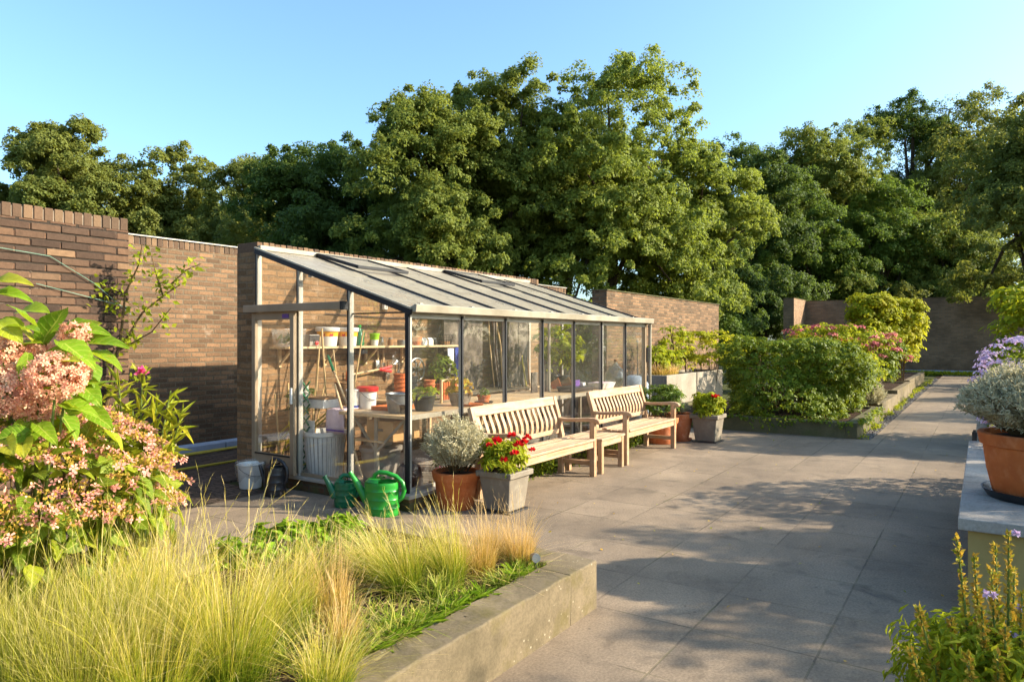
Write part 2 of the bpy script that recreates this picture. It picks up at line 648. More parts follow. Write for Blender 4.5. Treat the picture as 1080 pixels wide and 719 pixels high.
def clump_leaves(rng, centers, rads, per, tmpl, L, W, flat=0.7, up=0.5, jit=0.35, droop=0.15, out=None):
    """leaves on the upper and outer shells of many small clumps"""
    n = len(centers)
    idx = np.repeat(np.arange(n), per)
    N = len(idx)
    d = rdir(rng, N)
    d[:, 2] = np.where(d[:, 2] < -0.2, -d[:, 2], d[:, 2])
    rr = rng.uniform(0.35, 1.0, N) ** 0.6
    P = centers[idx] + d * (rads[idx] * rr)[:, None] * np.array((1, 1, flat))
    nr = norm(d + np.array((0, 0, up)) + rng.normal(size=(N, 3)) * jit)
    if out is not None:
        nr = norm(nr + out[idx] * 0.4)
    fw = rdir(rng, N)
    fw = fw - nr * np.sum(fw * nr, axis=1)[:, None]
    fw[:, 2] -= droop
    sc = rng.uniform(0.65, 1.25, N)
    return inst(tmpl, P, fw, nr, L * sc, W * sc)


def shell_points(rng, n, R, bottom=-0.6, noise=0.12, inner=0.75):
    d = rdir(rng, n)
    d = d[d[:, 2] > bottom]
    r = rng.uniform(inner, 1.0, len(d)) * (1 + noise * np.sin(3 * d[:, 0] + 5 * d[:, 2]) + noise * np.sin(4 * d[:, 1] - 3 * d[:, 2] + 1))
    return d * r[:, None] * np.asarray(R), d


def bush(name, rng, m, parent, R, zc, nclump, crad, per, tmpl, L, W, bottom=-0.7, flat=0.8, up=0.5, inner=0.72, noise=0.12, jit=0.4):
    c, d = shell_points(rng, nclump, R, bottom, noise, inner)
    c[:, 2] += zc
    rads = crad * rng.uniform(0.6, 1.3, len(c))
    V, Fs = clump_leaves(rng, c, rads, per, tmpl, L, W, flat, up, jit, out=d)
    V[:, 2] = np.maximum(V[:, 2], 0.01)
    return link(name, mesh_np(name, V, Fs), m, parent)


def stems(name, rng, m, parent, R, h, n, r0=0.008, spread=1.0):
    b = MB()
    for i in range(n):
        a = rng.uniform(0, 2 * PI)
        q = sqrt(rng.uniform(0, 1)) * spread
        tip = np.array((cos(a) * R[0] * q, sin(a) * R[1] * q, h * rng.uniform(0.6, 1.0)))
        root = tip * np.array((0.35, 0.35, 0))
        mid = (root + tip) / 2 + np.array((0, 0, 0.1 * h))
        b.tube([root, mid, tip], [r0, r0 * 0.75, r0 * 0.4], 5)
    return b.build(name, m, parent)


def blades(rng, n, base_r, h, lean, wid, wind=(0, 0), seg=5, taper=0.25, hvar=0.35, base_c=(0, 0, 0), curl=1.0):
    """thin curved strips rising from a foot; returns V, faces, t"""
    a = rng.uniform(0, 2 * PI, n)
    q = np.sqrt(rng.uniform(0, 1, n)) * base_r
    B = np.stack([np.cos(a) * q, np.sin(a) * q, np.zeros(n)], 1) + np.asarray(base_c)
    az = a + rng.normal(0, 0.5, n)
    ln = np.abs(rng.normal(0, lean, n)) + 0.05
    hh = h * rng.uniform(1 - hvar, 1 + 0.25 * hvar, n)
    dirx, diry = np.cos(az) * ln + wind[0], np.sin(az) * ln + wind[1]
    sa = rng.uniform(0, PI, n)
    side = np.stack([np.cos(sa), np.sin(sa), np.zeros(n)], 1)
    V = np.zeros((n, (seg + 1) * 2, 3))
    T = np.zeros((n, (seg + 1) * 2))
    for i in range(seg + 1):
        t = i / seg
        bend = t ** 1.9 * curl
        z = hh * (t - 0.30 * np.minimum(1.5, np.hypot(dirx, diry)) * t ** 2.4)
        c = B + np.stack([dirx * hh * bend, diry * hh * bend, z], 1)
        w = wid * (1 - (1 - taper) * t) * 0.5
        V[:, 2 * i] = c - side * w
        V[:, 2 * i + 1] = c + side * w
        T[:, 2 * i] = T[:, 2 * i + 1] = t
    fs = np.array([(2 * i, 2 * i + 1, 2 * i + 3, 2 * i + 2) for i in range(seg)])
    off = (np.arange(n) * (seg + 1) * 2)[:, None, None]
    return V.reshape(-1, 3), [(fs[None] + off).reshape(-1, 4)], T.ravel()



# light settings and the shade trees' places (x, y, height, crown radius)
SUN_E, SKY_S, EXPO = 4.2, 0.145, 1.55
SHADE = [(6.1, -5.8, 4.1, 1.9), (7.85, -5.4, 4.2, 1.3), (9.35, -5.2, 4.4, 1.1), (11.5, -5.7, 3.2, 1.0), (14.6, -5.3, 4.8, 1.6), (19.2, -5.0, 4.0, 1.4), (24.2, -5.4, 4.2, 1.4), (30.2, -5.0, 4.4, 1.6)]
# ------------------------------------------------------------------ palette
M_pave = pavemat()
M_soil = simple('dark_soil', (74, 56, 42), (44, 33, 25), 9, 0.95, 0.1, bstr=0.8, bscale=50, bdist=0.02)
M_lawn = simple('rough_ground', (78, 84, 42), (58, 56, 34), 0.8, 0.95, 0.1, bstr=0.6, bscale=9, bdist=0.05)
M_brick = brickmat('garden_wall_brick', (122, 94, 68), (86, 66, 50), (92, 78, 62), soot=(62, 48, 40))
M_brick_in = brickmat('greenhouse_back_brick', (160, 122, 84), (112, 86, 58), (124, 102, 76), soot=(96, 74, 50))
M_brick_tan = brickmat('pale_wall_brick', (142, 108, 78), (88, 68, 50), (108, 94, 74), soot=(80, 64, 48))
M_brick_dark = brickmat('near_wall_brick', (112, 82, 60), (80, 60, 48), (56, 47, 38), soot=(52, 42, 36), mort=0.013)
M_brick_far = brickmat('far_wall_brick', (168, 132, 100), (138, 110, 84), (146, 126, 104), bw=0.24, rh=0.08, soot=(96, 78, 60))
M_brick_base = brickmat('mossy_plinth_brick', (124, 82, 58), (92, 64, 48), (98, 84, 68), moss=0.16)
M_header = simple('coping_brick', (142, 98, 74), (92, 66, 54), 7, 0.9, 0.15, bstr=0.6, bscale=60)
M_pavers = brickmat('clinker_pavers', (122, 102, 86), (94, 78, 66), (66, 58, 46), bw=0.21, rh=0.07, soot=(80, 68, 52))
M_conc = concretemat('mossy_concrete_kerb', (128, 112, 86), (92, 81, 60), (70, 62, 42), moss=(92, 82, 38))
M_conc_dark = concretemat('green_stained_concrete', (104, 96, 66), (80, 74, 50), (60, 60, 38), moss=(74, 80, 38), spots=0)
M_conc_pale = concretemat('pale_planter_concrete', (160, 148, 130), (134, 124, 108), (108, 98, 82), spots=0)
M_slab = concretemat('plinth_slab_concrete', (170, 160, 146), (142, 132, 120), (108, 100, 88), spots=0)
M_ochre = simple('ochre_render', (176, 150, 92), (152, 128, 76), 2.5, 0.85, 0.2, bstr=0.2, bscale=80)
M_bluestone = simple('pale_blue_kerb_stone', (176, 182, 192), (148, 152, 162), 3, 0.8, 0.2)
M_alu = simple('weathered_aluminium', (172, 164, 150), (142, 134, 120), 3, 0.5, 0.5, 0.0, bstr=0.05)
M_alu_white = simple('white_coated_aluminium', (164, 154, 134), (128, 118, 98), 2.5, 0.5, 0.4, bstr=0.08)
M_alu_bronze = simple('bronze_anodised_frame', (156, 134, 106), (128, 109, 84), 3, 0.5, 0.45, 0.0, bstr=0.05)
M_rubber = simple('black_glazing_rubber', (34, 32, 31), (22, 21, 21), 5, 0.6, 0.35)
M_glass = glassmat('window_glass', tint=(0.99, 0.992, 0.99), dirt=0.028, f0=0.07, graz=1.0)
M_roofglass = glassmat('dusty_roof_glass', tint=(0.985, 0.985, 0.975), dirt=0.02, f0=0.015, rough=0.25, dirtcol=(176, 168, 148), graz=0.35, film=1.5)
M_teak = woodmat('weathered_teak', (198, 164, 126), (152, 116, 84), 0)
M_teak_v = woodmat('weathered_teak_upright', (190, 152, 112), (146, 108, 76), 2)
M_teak_y = woodmat('weathered_teak_cross', (186, 148, 108), (142, 105, 74), 1)
M_terra = simple('terracotta', (190, 106, 54), (158, 80, 40), 5, 0.85, 0.15, bstr=0.2, bscale=50, bloom=(196, 128, 84))
M_terra_pale = simple('pale_terracotta', (200, 120, 76), (172, 98, 60), 5, 0.85, 0.15, bloom=(214, 172, 140))
M_greypot = simple('grey_plastic_planter', (134, 122, 104), (114, 104, 89), 3, 0.6, 0.3, bstr=0.1, bloom=(156, 146, 126))
M_blackpl = simple('black_plastic', (38, 37, 38), (26, 26, 27), 5, 0.42, 0.5)
M_greenpl = simple('green_plastic', (40, 142, 44), (30, 120, 36), 4, 0.32, 0.5, bstr=0.03)
M_greenpl2 = simple('deep_green_plastic', (16, 104, 62), (10, 84, 48), 4, 0.35, 0.5, bstr=0.03)
M_whitepl = simple('white_plastic', (222, 218, 208), (196, 190, 178), 4, 0.45, 0.4)
M_yellow = simple('yellow_hose_plastic', (204, 178, 52), (168, 146, 40), 8, 0.5, 0.4)
M_orange = simple('orange_bucket_band', (240, 176, 40), (224, 150, 28), 8, 0.5, 0.4)
M_red = simple('red_plastic', (206, 40, 38), (180, 28, 28), 6, 0.45, 0.4)
M_limepl = simple('lime_plastic', (150, 200, 40), (126, 178, 30), 6, 0.45, 0.4)
M_bluepl = simple('blue_cloth', (44, 62, 140), (32, 46, 110), 8, 0.7, 0.2)
M_zinc = simple('zinc_metal', (150, 152, 150), (112, 114, 112), 6, 0.42, 0.5, 0.6)
M_greybin = simple('grey_bin_plastic', (146, 138, 126), (124, 116, 106), 4, 0.55, 0.35)
M_card = simple('cardboard', (190, 148, 98), (168, 128, 82), 3, 0.85, 0.15)
M_brownbox = simple('brown_fibre_pot', (150, 112, 76), (122, 90, 60), 8, 0.9, 0.1)
M_pine = woodmat('raw_pine', (214, 182, 134), (186, 150, 102), 0)
M_pole = woodmat('bamboo_pole', (206, 172, 112), (166, 130, 78), 2)
M_darkwood = woodmat('dark_stained_board', (70, 58, 46), (44, 37, 30), 2)
M_cloth = simple('pale_pink_towel', (226, 200, 200), (204, 176, 176), 8, 0.95, 0.1)
M_bark = simple('tree_bark', (92, 76, 58), (60, 50, 40), 4, 0.95, 0.1, bstr=0.8, bscale=14, bdist=0.03)
M_stem = simple('plant_stem', (104, 84, 54), (76, 60, 38), 8, 0.9, 0.1)
M_greenstem = simple('green_stem', (112, 124, 56), (84, 98, 40), 8, 0.7, 0.2)
M_wire = simple('green_wire', (120, 150, 128), (90, 120, 100), 8, 0.6, 0.3)
M_purple = simple('purple_plastic', (110, 70, 150), (86, 54, 122), 8, 0.5, 0.4)
M_bag = glassmat('clear_plastic_bag', tint=(0.97, 0.97, 0.97), dirt=0.14, f0=0.12, dirtcol=(225, 222, 215), rough=0.12)
M_jar = glassmat('grey_green_bottle_glass', tint=(0.66, 0.72, 0.70), dirt=0.16, f0=0.12)

# foliage
L_maple = leafmat('maple_leaves', [(84, 98, 42), (116, 126, 54), (98, 112, 48), (140, 144, 64)], 0.44, (168, 172, 64), patch=0.35, patchcols=((80, 98, 42), (122, 130, 54)), warm=0.05)
L_maple2 = leafmat('light_maple_leaves', [(92, 106, 46), (126, 136, 58), (106, 120, 52), (148, 152, 70)], 0.42, (180, 190, 60), patch=0.35, patchcols=((98, 112, 48), (142, 146, 64)), warm=0.05)
L_dark = leafmat('dark_tree_leaves', [(62, 82, 36), (88, 106, 44), (74, 94, 40), (108, 122, 52)], 0.40, (130, 150, 50), patch=0.3, patchcols=((46, 66, 34), (76, 92, 42)), warm=0.05)
L_poplar = leafmat('grey_green_leaves', [(92, 104, 48), (124, 130, 60), (106, 116, 52), (146, 148, 70)], 0.44, (180, 175, 60), patch=0.3, patchcols=((76, 90, 46), (112, 116, 58)), warm=0.05)
L_shade = leafmat('shade_leaves', [(74, 94, 38), (100, 120, 46), (86, 108, 42)], 0.42, (140, 160, 50), warm=0.05)
L_shrub = leafmat('viburnum_leaves', [(54, 82, 24), (92, 120, 34), (72, 102, 28), (140, 154, 48)], 0.32, (180, 186, 45), rough=0.5, patch=1.6, patchcols=((54, 84, 26), (112, 132, 38)))
L_gold = leafmat('golden_leaves', [(128, 138, 22), (172, 168, 32), (148, 152, 24), (194, 172, 40)], 0.46, (210, 205, 50), patch=1.2, patchcols=((112, 132, 26), (168, 156, 40)))
L_lime = leafmat('lime_leaves', [(96, 120, 22), (146, 156, 34), (120, 138, 28), (172, 168, 46)], 0.45, (205, 205, 45), patch=1.5)
L_box = leafmat('box_leaves', [(60, 90, 34), (92, 122, 46), (76, 104, 38)], 0.3, (150, 170, 50), rough=0.4)
L_hyd = leafmat('hydrangea_leaves', [(70, 122, 30), (108, 156, 40), (88, 140, 34), (140, 168, 46), (176, 170, 50)], 0.42, (190, 200, 40), rough=0.45, veins=True)
L_hyd_dark = leafmat('deep_hydrangea_leaves', [(60, 92, 24), (104, 132, 32), (80, 112, 28), (150, 160, 44)], 0.42, (195, 195, 40), rough=0.48, veins=True)
L_olea = leafmat('oleander_leaves', [(122, 140, 36), (164, 166, 54), (140, 152, 42), (196, 180, 60)], 0.45, (220, 210, 60), rough=0.4)
L_silver = leafmat('silver_leaves', [(178, 168, 132), (212, 202, 168), (194, 184, 148), (150, 142, 104)], 0.28, (200, 192, 145), rough=0.8)
L_bed = leafmat('low_green_leaves', [(86, 126, 30), (120, 160, 40), (102, 144, 34)], 0.4, (180, 205, 50))
L_red = leafmat('red_petals', [(190, 18, 24), (216, 34, 34), (172, 12, 22)], 0.25, (230, 40, 40))
L_pinkhead = leafmat('peach_pink_petals', [(230, 160, 130), (240, 186, 150), (220, 146, 122), (242, 204, 160)], 0.3, (244, 190, 150), rough=0.7)
L_palepink = leafmat('pale_pink_petals', [(222, 142, 126), (230, 166, 144), (208, 128, 116), (236, 186, 158)], 0.3, (244, 196, 176), rough=0.7)
L_bud = leafmat('olive_buds', [(176, 146, 52), (150, 130, 50), (196, 152, 66)], 0.2, (200, 170, 60))
L_sedum = leafmat('rose_red_petals', [(186, 90, 96), (204, 118, 112), (164, 74, 84), (214, 136, 116)], 0.25, (200, 100, 90))
L_violet = leafmat('violet_petals', [(204, 178, 200), (220, 200, 216), (186, 158, 190)], 0.3, (190, 150, 200))
L_seed = leafmat('rusty_seed_heads', [(188, 150, 46), (164, 124, 44), (206, 174, 66), (146, 150, 44), (120, 140, 40)], 0.3, (214, 170, 60))
L_orange = leafmat('orange_yellow_leaves', [(206, 168, 48), (190, 132, 48), (156, 158, 46), (220, 186, 70)], 0.35, (225, 190, 60))
G_stipa = blademat('feather_grass_blades', [(0.0, (66, 90, 16)), (0.4, (130, 146, 26)), (0.68, (196, 180, 58)), (0.88, (224, 196, 104)), (1.0, (236, 214, 150))], 0.35)
G_stipa_straw = blademat('straw_grass_blades', [(0.0, (112, 106, 36)), (0.3, (178, 150, 56)), (0.6, (212, 172, 92)), (1.0, (226, 192, 136))], 0.35)
G_stipa_green = blademat('greener_grass_blades', [(0.0, (70, 92, 18)), (0.4, (124, 136, 28)), (0.75, (172, 164, 50)), (1.0, (206, 188, 116))], 0.35)
G_low = blademat('low_grass_blades', [(0.0, (62, 76, 20)), (0.4, (104, 124, 30)), (0.75, (146, 156, 46)), (1.0, (196, 184, 90))], 0.35, 0.7)

M_thatch = leafmat('dry_thatch', [(186, 156, 92), (212, 186, 122), (150, 124, 72)], .2, (210, 180, 110))
# ------------------------------------------------------------------ ground
g = MB()
g.v = [(-150, -400, -0.03), (600, -400, -0.03), (600, 500, -0.03), (-150, 500, -0.03)]
g.f = [(0, 1, 2, 3)]
struct(g.build('ground', M_lawn))
p = MB()
p.box(-4, -2.2, -0.2, 11.75, 5.86, 0.0)
p.box(11.75, -0.62, -0.2, 36.2, 1.40, 0.0)
p.box(11.75, 1.40, -0.2, 12.0, 5.86, -0.001)
struct(p.build('paving', M_pave))
p = MB()
p.box(-4, 5.86, -0.2, 4.5, 8.78, -0.006)
p.box(4.5, 6.70, -0.2, 16.0, 8.78, -0.006)
struct(p.build('brick_path', M_pavers))
p = MB()
p.box(12.0, 1.40, -0.2, 36.2, 1.58, -0.014)
struct(p.build('gravel_bed', M_soil))
rng = np.random.default_rng(11)
N = 5200
P = np.stack([11.8 + (rng.uniform(0, 1, N) ** 1.7) * 20, rng.uniform(1.41, 1.575, N), np.full(N, -0.005)], 1)
P[:, 2] += rng.uniform(-0.004, 0.01, N)
oct_ = (np.array([(1, 0, 0), (-1, 0, 0), (0, 1, 0), (0, -1, 0), (0, 0, .7), (0, 0, -.7)]) * 0.5, [np.array([(0, 2, 4), (2, 1, 4), (1, 3, 4), (3, 0, 4), (2, 0, 5), (1, 2, 5), (3, 1, 5), (0, 3, 5)])])
V, Fs = inst(oct_, P, rdir(rng, N), rdir(rng, N), rng.uniform(0.012, 0.03, N), rng.uniform(0.012, 0.03, N))
t = NT('pebble_grey')
M_pebble = t.end(t.bsdf(t.ramp(t.geo('Random Per Island'), [(0, lin((66, 62, 60))), (1, lin((150, 142, 134)))]), 0.8, 0.3))
o = link('gravel', mesh_np('gravel', V, Fs), M_pebble)
o['kind'] = 'stuff'

# pale kerb stones along the back wall
k = MB()
x = 1.0
while x < 15.5:
    k.box(x, 8.80, -0.1, x + 0.985, 9.048, 0.07)
    x += 1.0
ks = k.build('kerb', M_bluestone, bevel=0.006)
struct(ks)
k = MB()
x = -3.9
for yy in np.arange(-0.6, 8.0, 1.0):
    k.box(35.85, yy, -0.1, 36.05, yy + 0.99, 0.16)
struct(k.build('kerb', M_bluestone, bevel=0.006))

# ------------------------------------------------------------------ brick walls
def wall(label, x0, x1, y0, y1, h, m, rng, coping='rowlock', along='x', capm=None):
    root = thing('brick_wall', label, 'wall', ((x0 + x1) / 2, (y0 + y1) / 2, 0), kind='thing')
    lx, ly = (x1 - x0) / 2, (y1 - y0) / 2
    b = MB()
    top = h - (0.105 if coping == 'rowlock' else 0.0)
    b.box(-lx, -ly, -0.15, lx, ly, top)
    b.build('masonry', m, root)
    if coping == 'rowlock':
        c = MB()
        L = 2 * lx if along == 'x' else 2 * ly
        n = int(L / 0.076)
        for i in range(n):
            a = -L / 2 + i * L / n
            jz = rng.uniform(-0.004, 0.004)
            jy = rng.uniform(-0.004, 0.004)
            w = L / n - 0.010
            if along == 'x':
                c.box(a + 0.005, -ly - 0.004 + jy, top - 0.002, a + 0.005 + w, ly + 0.004 + jy, h + jz)
            else:
                c.box(-lx - 0.004 + jy, a + 0.005, top - 0.002, lx + 0.004 + jy, a + 0.005 + w, h + jz)
        c.build('coping', M_rowlock, root, bevel=0.006)
        mb = MB()
        mb.box(-lx + 0.006, -ly + 0.006, top - 0.01, lx - 0.006, ly - 0.006, h - 0.016)
        mb.build('coping_mortar', M_mortar, root)
    if capm:
        c = MB()
        c.box(-lx - 0.02, -ly - 0.025, h + 0.001, lx + 0.02, ly + 0.012, h + 0.020)
        c.build('cap_strip', capm, root, bevel=0.004)
    return root


t = NT('rowlock_brick')
rc = t.ramp(t.geo('Random Per Island'), [(0, lin((78, 61, 48))), (0.4, lin((106, 82, 62))), (0.75, lin((126, 100, 74))), (1, lin((70, 56, 46)))])
nz = t.noise(34, 4, 0.7)
rc = t.mix(0.5, rc, t.ramp(nz, [(0.3, (0.55, 0.55, 0.55, 1)), (0.7, (1.12, 1.12, 1.12, 1))]), 'MULTIPLY')
M_rowlock = t.end(t.bsdf(rc, 0.9, 0.2, 0, nz, 0.5, 0.006))
M_mortar = simple('old_mortar', (146, 130, 112), (110, 98, 84), 12, 0.95, 0.1)

rng = np.random.default_rng(3)
near_wall = wall('dark brown brick wall with upright coping bricks behind the pink hydrangea', -6.0, 3.35, 6.36, 6.69, 2.575, M_brick_dark, rng)
# real courses on the near wall's end and face: slightly proud bricks
c = MB()
for row in range(37):
    z = row * 0.066 + 0.009
    off = 0.0 if row % 2 else 0.112
    x = 3.35
    first = True
    while x > 0.6:
        w = 0.214
        if first and off:
            w = 0.102
        first = False
        d = rng.uniform(0.001, 0.011)
        zz = z + rng.uniform(-0.0025, 0.0025)
        xe = x + (0.004 if x > 3.3 else 0)
        c.box(xe - w, 6.36 - d, zz, xe, 6.3605 + 0.02, zz + 0.054)
        x -= w + 0.011
M_course = brickmat('x', (0, 0, 0), (0, 0, 0), (0, 0, 0))
bpy.data.materials.remove(M_course)
t = NT('weathered_face_brick')
rc = t.ramp(t.geo('Random Per Island'), [(0, lin((56, 44, 36))), (0.3, lin((84, 64, 50))), (0.6, lin((106, 80, 60))), (0.85, lin((70, 55, 45))), (1, lin((128, 100, 74)))])
nz = t.noise(30, 5, 0.7)
rc = t.mix(0.55, rc, t.ramp(nz, [(0.3, (0.5, 0.5, 0.5, 1)), (0.7, (1.12, 1.12, 1.12, 1))]), 'MULTIPLY')
M_face = t.end(t.bsdf(rc, 0.9, 0.2, 0, nz, 0.6, 0.006))
for i in range(len(c.v)):
    c.v[i] = (c.v[i][0] + 1.325, c.v[i][1] - 6.525, c.v[i][2])
c.build('face_brick', M_face, near_wall, bevel=0.005)

gh_wall = wall('brick wall with ragged coping carrying the glass lean-to roof', 4.69, 10.35, 6.36, 6.69, 2.53, M_brick_in, rng)
wall('tall brick wall with a thin pale metal cap, half in shadow', -3.0, 16.1, 9.05, 9.38, 2.83, M_brick_tan, rng, coping='rowlock', capm=M_alu)
wall('sunlit pale brick wall standing beyond the end of the greenhouse', 13.0, 20.3, 6.36, 6.69, 2.50, M_brick_tan, rng, coping='none', capm=M_conc_dark)
wall('long shaded brick wall closing off the end of the path', 37.0, 37.4, -14, 7.28, 3.38, M_brick_far, rng, coping='none', capm=M_conc_dark)
wall('short return brick wall with a sunlit face beside the dark trees', 34.4, 37.0, 7.28, 7.75, 3.42, M_brick_far, rng, coping='none', capm=M_conc_dark)

# ------------------------------------------------------------------ low planter boxes and beds
def bed(label, x0, x1, y0, y1, h, w, m, soil_z=-0.04, cat='raised bed', name='raised_bed', bevel=0.008, joints=()):
    root = thing(name, label, cat, (x0, y0, 0), kind='thing')
    X, Y = x1 - x0, y1 - y0
    b = MB()
    if joints:
        prev = 0
        for j in list(joints) + [X]:
            b.box(prev + 0.002, 0, -0.1, j - 0.002, w, h)
            prev = j
    else:
        b.box(0, 0, -0.1, X, w, h)
    b.box(0, Y - w, -0.1, X, Y, h)
    b.box(0, w + .001, -0.1, w, Y - w - .001, h)
    b.box(X - w, w + .001, -0.1, X, Y - w - .001, h)
    rm = b.build('rim', m, root, bevel=bevel)
    if joints:
        import bmesh
        bm = bmesh.new(); bm.from_mesh(rm.data)
        for ax_, n_ in ((0, int(X / .06)), (2, 5), (1, 6)):
            pass
        bmesh.ops.subdivide_edges(bm, edges=[e for e in bm.edges if e.calc_length() > .5], cuts=26, use_grid_fill=True)
        rr_ = np.random.default_rng(17)
        for v_ in bm.verts:
            if v_.co.z > .02:
                v_.co += Vector((rr_.normal(0, .0018), rr_.normal(0, .0030), rr_.normal(0, .0022)))
        bm.to_mesh(rm.data); bm.free()
    s = MB()
    s.box(w + .002, w + .002, -0.05, X - w - .002, Y - w - .002, h + soil_z)
    s.build('soil', M_soil, root)
    return root


bed('long mossy concrete bed edge full of feather grasses', -1.6, 3.56, 1.80, 3.72, 0.27, 0.2, M_conc, -0.03, joints=(1.3, 2.9, 4.85))
bed('green stained concrete bed holding the big round shrub', 11.75, 14.9, 1.58, 5.0, 0.24, 0.16, M_conc_dark)
bed('concrete bed behind the lavender with a light green mound', 15.3, 18.2, 1.62, 4.4, 0.26, 0.16, M_conc)
bed('small concrete bed under the red flowers by the path', 18.9, 23.0, 1.68, 4.2, 0.3, 0.16, M_conc)
bed('farthest concrete bed beside the gravel strip', 23.8, 30.0, 1.80, 4.2, 0.3, 0.16, M_conc)
bed('pale concrete planter box with dry grass below the sunlit wall', 13.05, 14.75, 5.1, 5.9, 0.80, 0.08, M_conc_pale, -0.05, 'planter', 'concrete_planter')
bed('second pale concrete planter with leafy climbers, nearer the dark trees', 15.1, 16.9, 5.2, 6.0, 0.78, 0.08, M_conc_pale, -0.05, 'planter', 'concrete_planter')

# plinth bench beside the path
root = thing('stone_plinth', 'ochre plinth with a pale slab top carrying the terracotta pot', 'plinth', (4.55, 0.115, 0), kind='thing')
b = MB(); b.box(0.045, -1.95, -0.1, 3.5, -0.045, 0.464); b.build('base', M_ochre, root, bevel=0.006)
b = MB(); b.box(0, -2.0, 0.465, 1.18, 0, 0.53); b.box(1.186, -2.0, 0.465, 2.37, 0, 0.53); b.box(2.376, -2.0, 0.465, 3.55, 0, 0.53)
b.build('slab_top', M_slab, root, bevel=0.006)
root = thing('garden_kerb', 'low dark kerb running on beyond the plinth under purple asters', 'kerb', (8.3, -0.1, 0), kind='thing')
b = MB(); b.box(0, -0.12, -0.1, 27, 0, 0.12); b.build('edging', M_conc_dark, root, bevel=0.006)
b = MB(); b.box(0, -3.0, -0.1, 27, -0.122, 0.06); b.build('soil', M_soil, root)
st = MB(); st.box(-.03, -.03, 0, .03, .03, 0.22); st.tube([(0, 0, .22), (0, 0, .25)], [.022, .018], 8)
o = st.build('marker_post', M_darkwood, bevel=0.004, loc=(11.7, 0.10, 0)); tag(o, 'short dark stake at the path edge past the end of the plinth', 'stake')

# little brick pier with the oleander
b = MB(); b.box(-.15, -.15, -0.1, .15, .15, 0.62)
root = thing('brick_pier', 'short brick pier half hidden by the oleander', 'pier', (3.05, 5.55, 0))
b.build('masonry', M_brick, root, bevel=0.004)
b = MB(); b.box(-.17, -.17, 0.621, .17, .17, 0.665); b.build('cap', M_conc_pale, root, bevel=0.006)
# ------------------------------------------------------------------ greenhouse
GX0, GX1, GY0, GY1 = 4.70, 10.0, 4.24, 6.36
ZS, ZE, ZT = 0.14, 1.74, 2.44
gh = thing('greenhouse', 'lean-to glass greenhouse with bronze side door against the brick wall', 'greenhouse', (GX0, GY0, 0), kind='thing')
GL, GD = GX1 - GX0, GY1 - GY0
NB = 7
step = GL / NB


def rz_(y):
    return ZE + 0.03 + (ZT - ZE - 0.03) * y / GD


b = MB()
b.box(-0.09, -0.09, -0.1, 0.10, 0.04, ZS - 0.032)
b.box(0.10, -0.09, -0.1, GL + 0.03, 0.04, ZS - 0.032)
b.box(-0.03, 0.04, -0.1, 0.10, GD, ZS - 0.032)
b.box(GL - 0.10, 0.04, -0.1, GL + 0.03, GD, ZS - 0.032)
b.build('brick_base', M_brick_base, gh, bevel=0.004)
b = MB()
b.box(-0.10, -0.10, ZS - 0.031, GL + 0.03, 0.045, ZS)
b.box(-0.045, 0.046, ZS - 0.031, 0.06, GD, ZS)
b.box(GL - 0.06, 0.046, ZS - 0.031, GL + 0.03, GD, ZS)
b.build('sill', M_alu, gh, bevel=0.003)
b = MB(); b.box(0.101, 0.05, -0.06, GL - 0.11, GD, 0.02); b.build('inner_floor', M_conc_pale, gh)
# front: head rail and sill rail
b = MB(); b.box(0, -0.004, ZE - 0.05, GL, 0.045, ZE); b.box(0.02, -0.002, ZS + 0.001, GL, 0.04, ZS + 0.028)
b.build('front_rail', M_alu, gh, bevel=0.002)
for i in range(NB + 1):
    x = i * step
    b = MB()
    if i == 0:
        b.box(-0.022, -0.022, ZS + 0.001, 0.014, 0.022, ZE + 0.02)
        o = b.build('corner_post', M_rubber, gh, bevel=0.003)
        b = MB(); b.box(-0.006, -0.028, ZS + 0.001, 0.014, -0.0225, ZE); b.build('edge_strip', M_alu, o)
    elif i == NB:
        b.box(x - 0.045, -0.01, ZS + 0.001, x + 0.012, 0.05, ZE + 0.02)
        b.build('corner_post', M_alu_bronze, gh, bevel=0.003)
    else:
        b.box(x - 0.012, -0.006, ZS + 0.029, x + 0.010, 0.022, ZE - 0.051)
        o = b.build('mullion', M_alu, gh, bevel=0.002)
        b = MB(); b.box(x - 0.011, -0.024, ZS + 0.02, x + 0.013, -0.0065, ZE - 0.012)
        b.build('rubber_strip', M_rubber, o, bevel=0.002)
for i in range(NB):
    b = MB(); b.box(i * step + 0.023, 0.004, ZS + 0.028, (i + 1) * step - 0.02, 0.008, ZE - 0.05)
    b.build('glass_pane', M_glass, gh)
# gutter / fascia: cream box with a lip
b = MB()
b.prism([(-0.105, ZE + 0.002), (-0.115, ZE + 0.068), (-0.098, ZE + 0.075), (-0.045, ZE + 0.05), (0.02, ZE + 0.05), (0.02, ZE + 0.002)], -0.02, GL + 0.05,
        lambda a, z, t: (t, a, z))
b.build('gutter', M_alu_white, gh, bevel=0.003)
b = MB()
for i in range(NB):
    b.box(i * step + 0.03, -0.112, ZE + 0.072, i * step + 0.07, -0.07, ZE + 0.082)
b.build('gutter_clip', M_alu, gh)
b = MB(); b.tube([(GL + 0.02, -0.06, ZE + 0.03), (GL + 0.045, -0.055, ZE - 0.03), (GL + 0.045, -0.05, ZE - 0.12), (GL + 0.045, -0.045, 0.06)], 0.021, 10)
b.build('downpipe', M_alu_white, gh, smooth=True)
b = MB(); b.box(GL - 0.01, -0.035, 1.16, GL + 0.02, -0.011, 1.38); b.build('latch', M_rubber, gh, bevel=0.004)
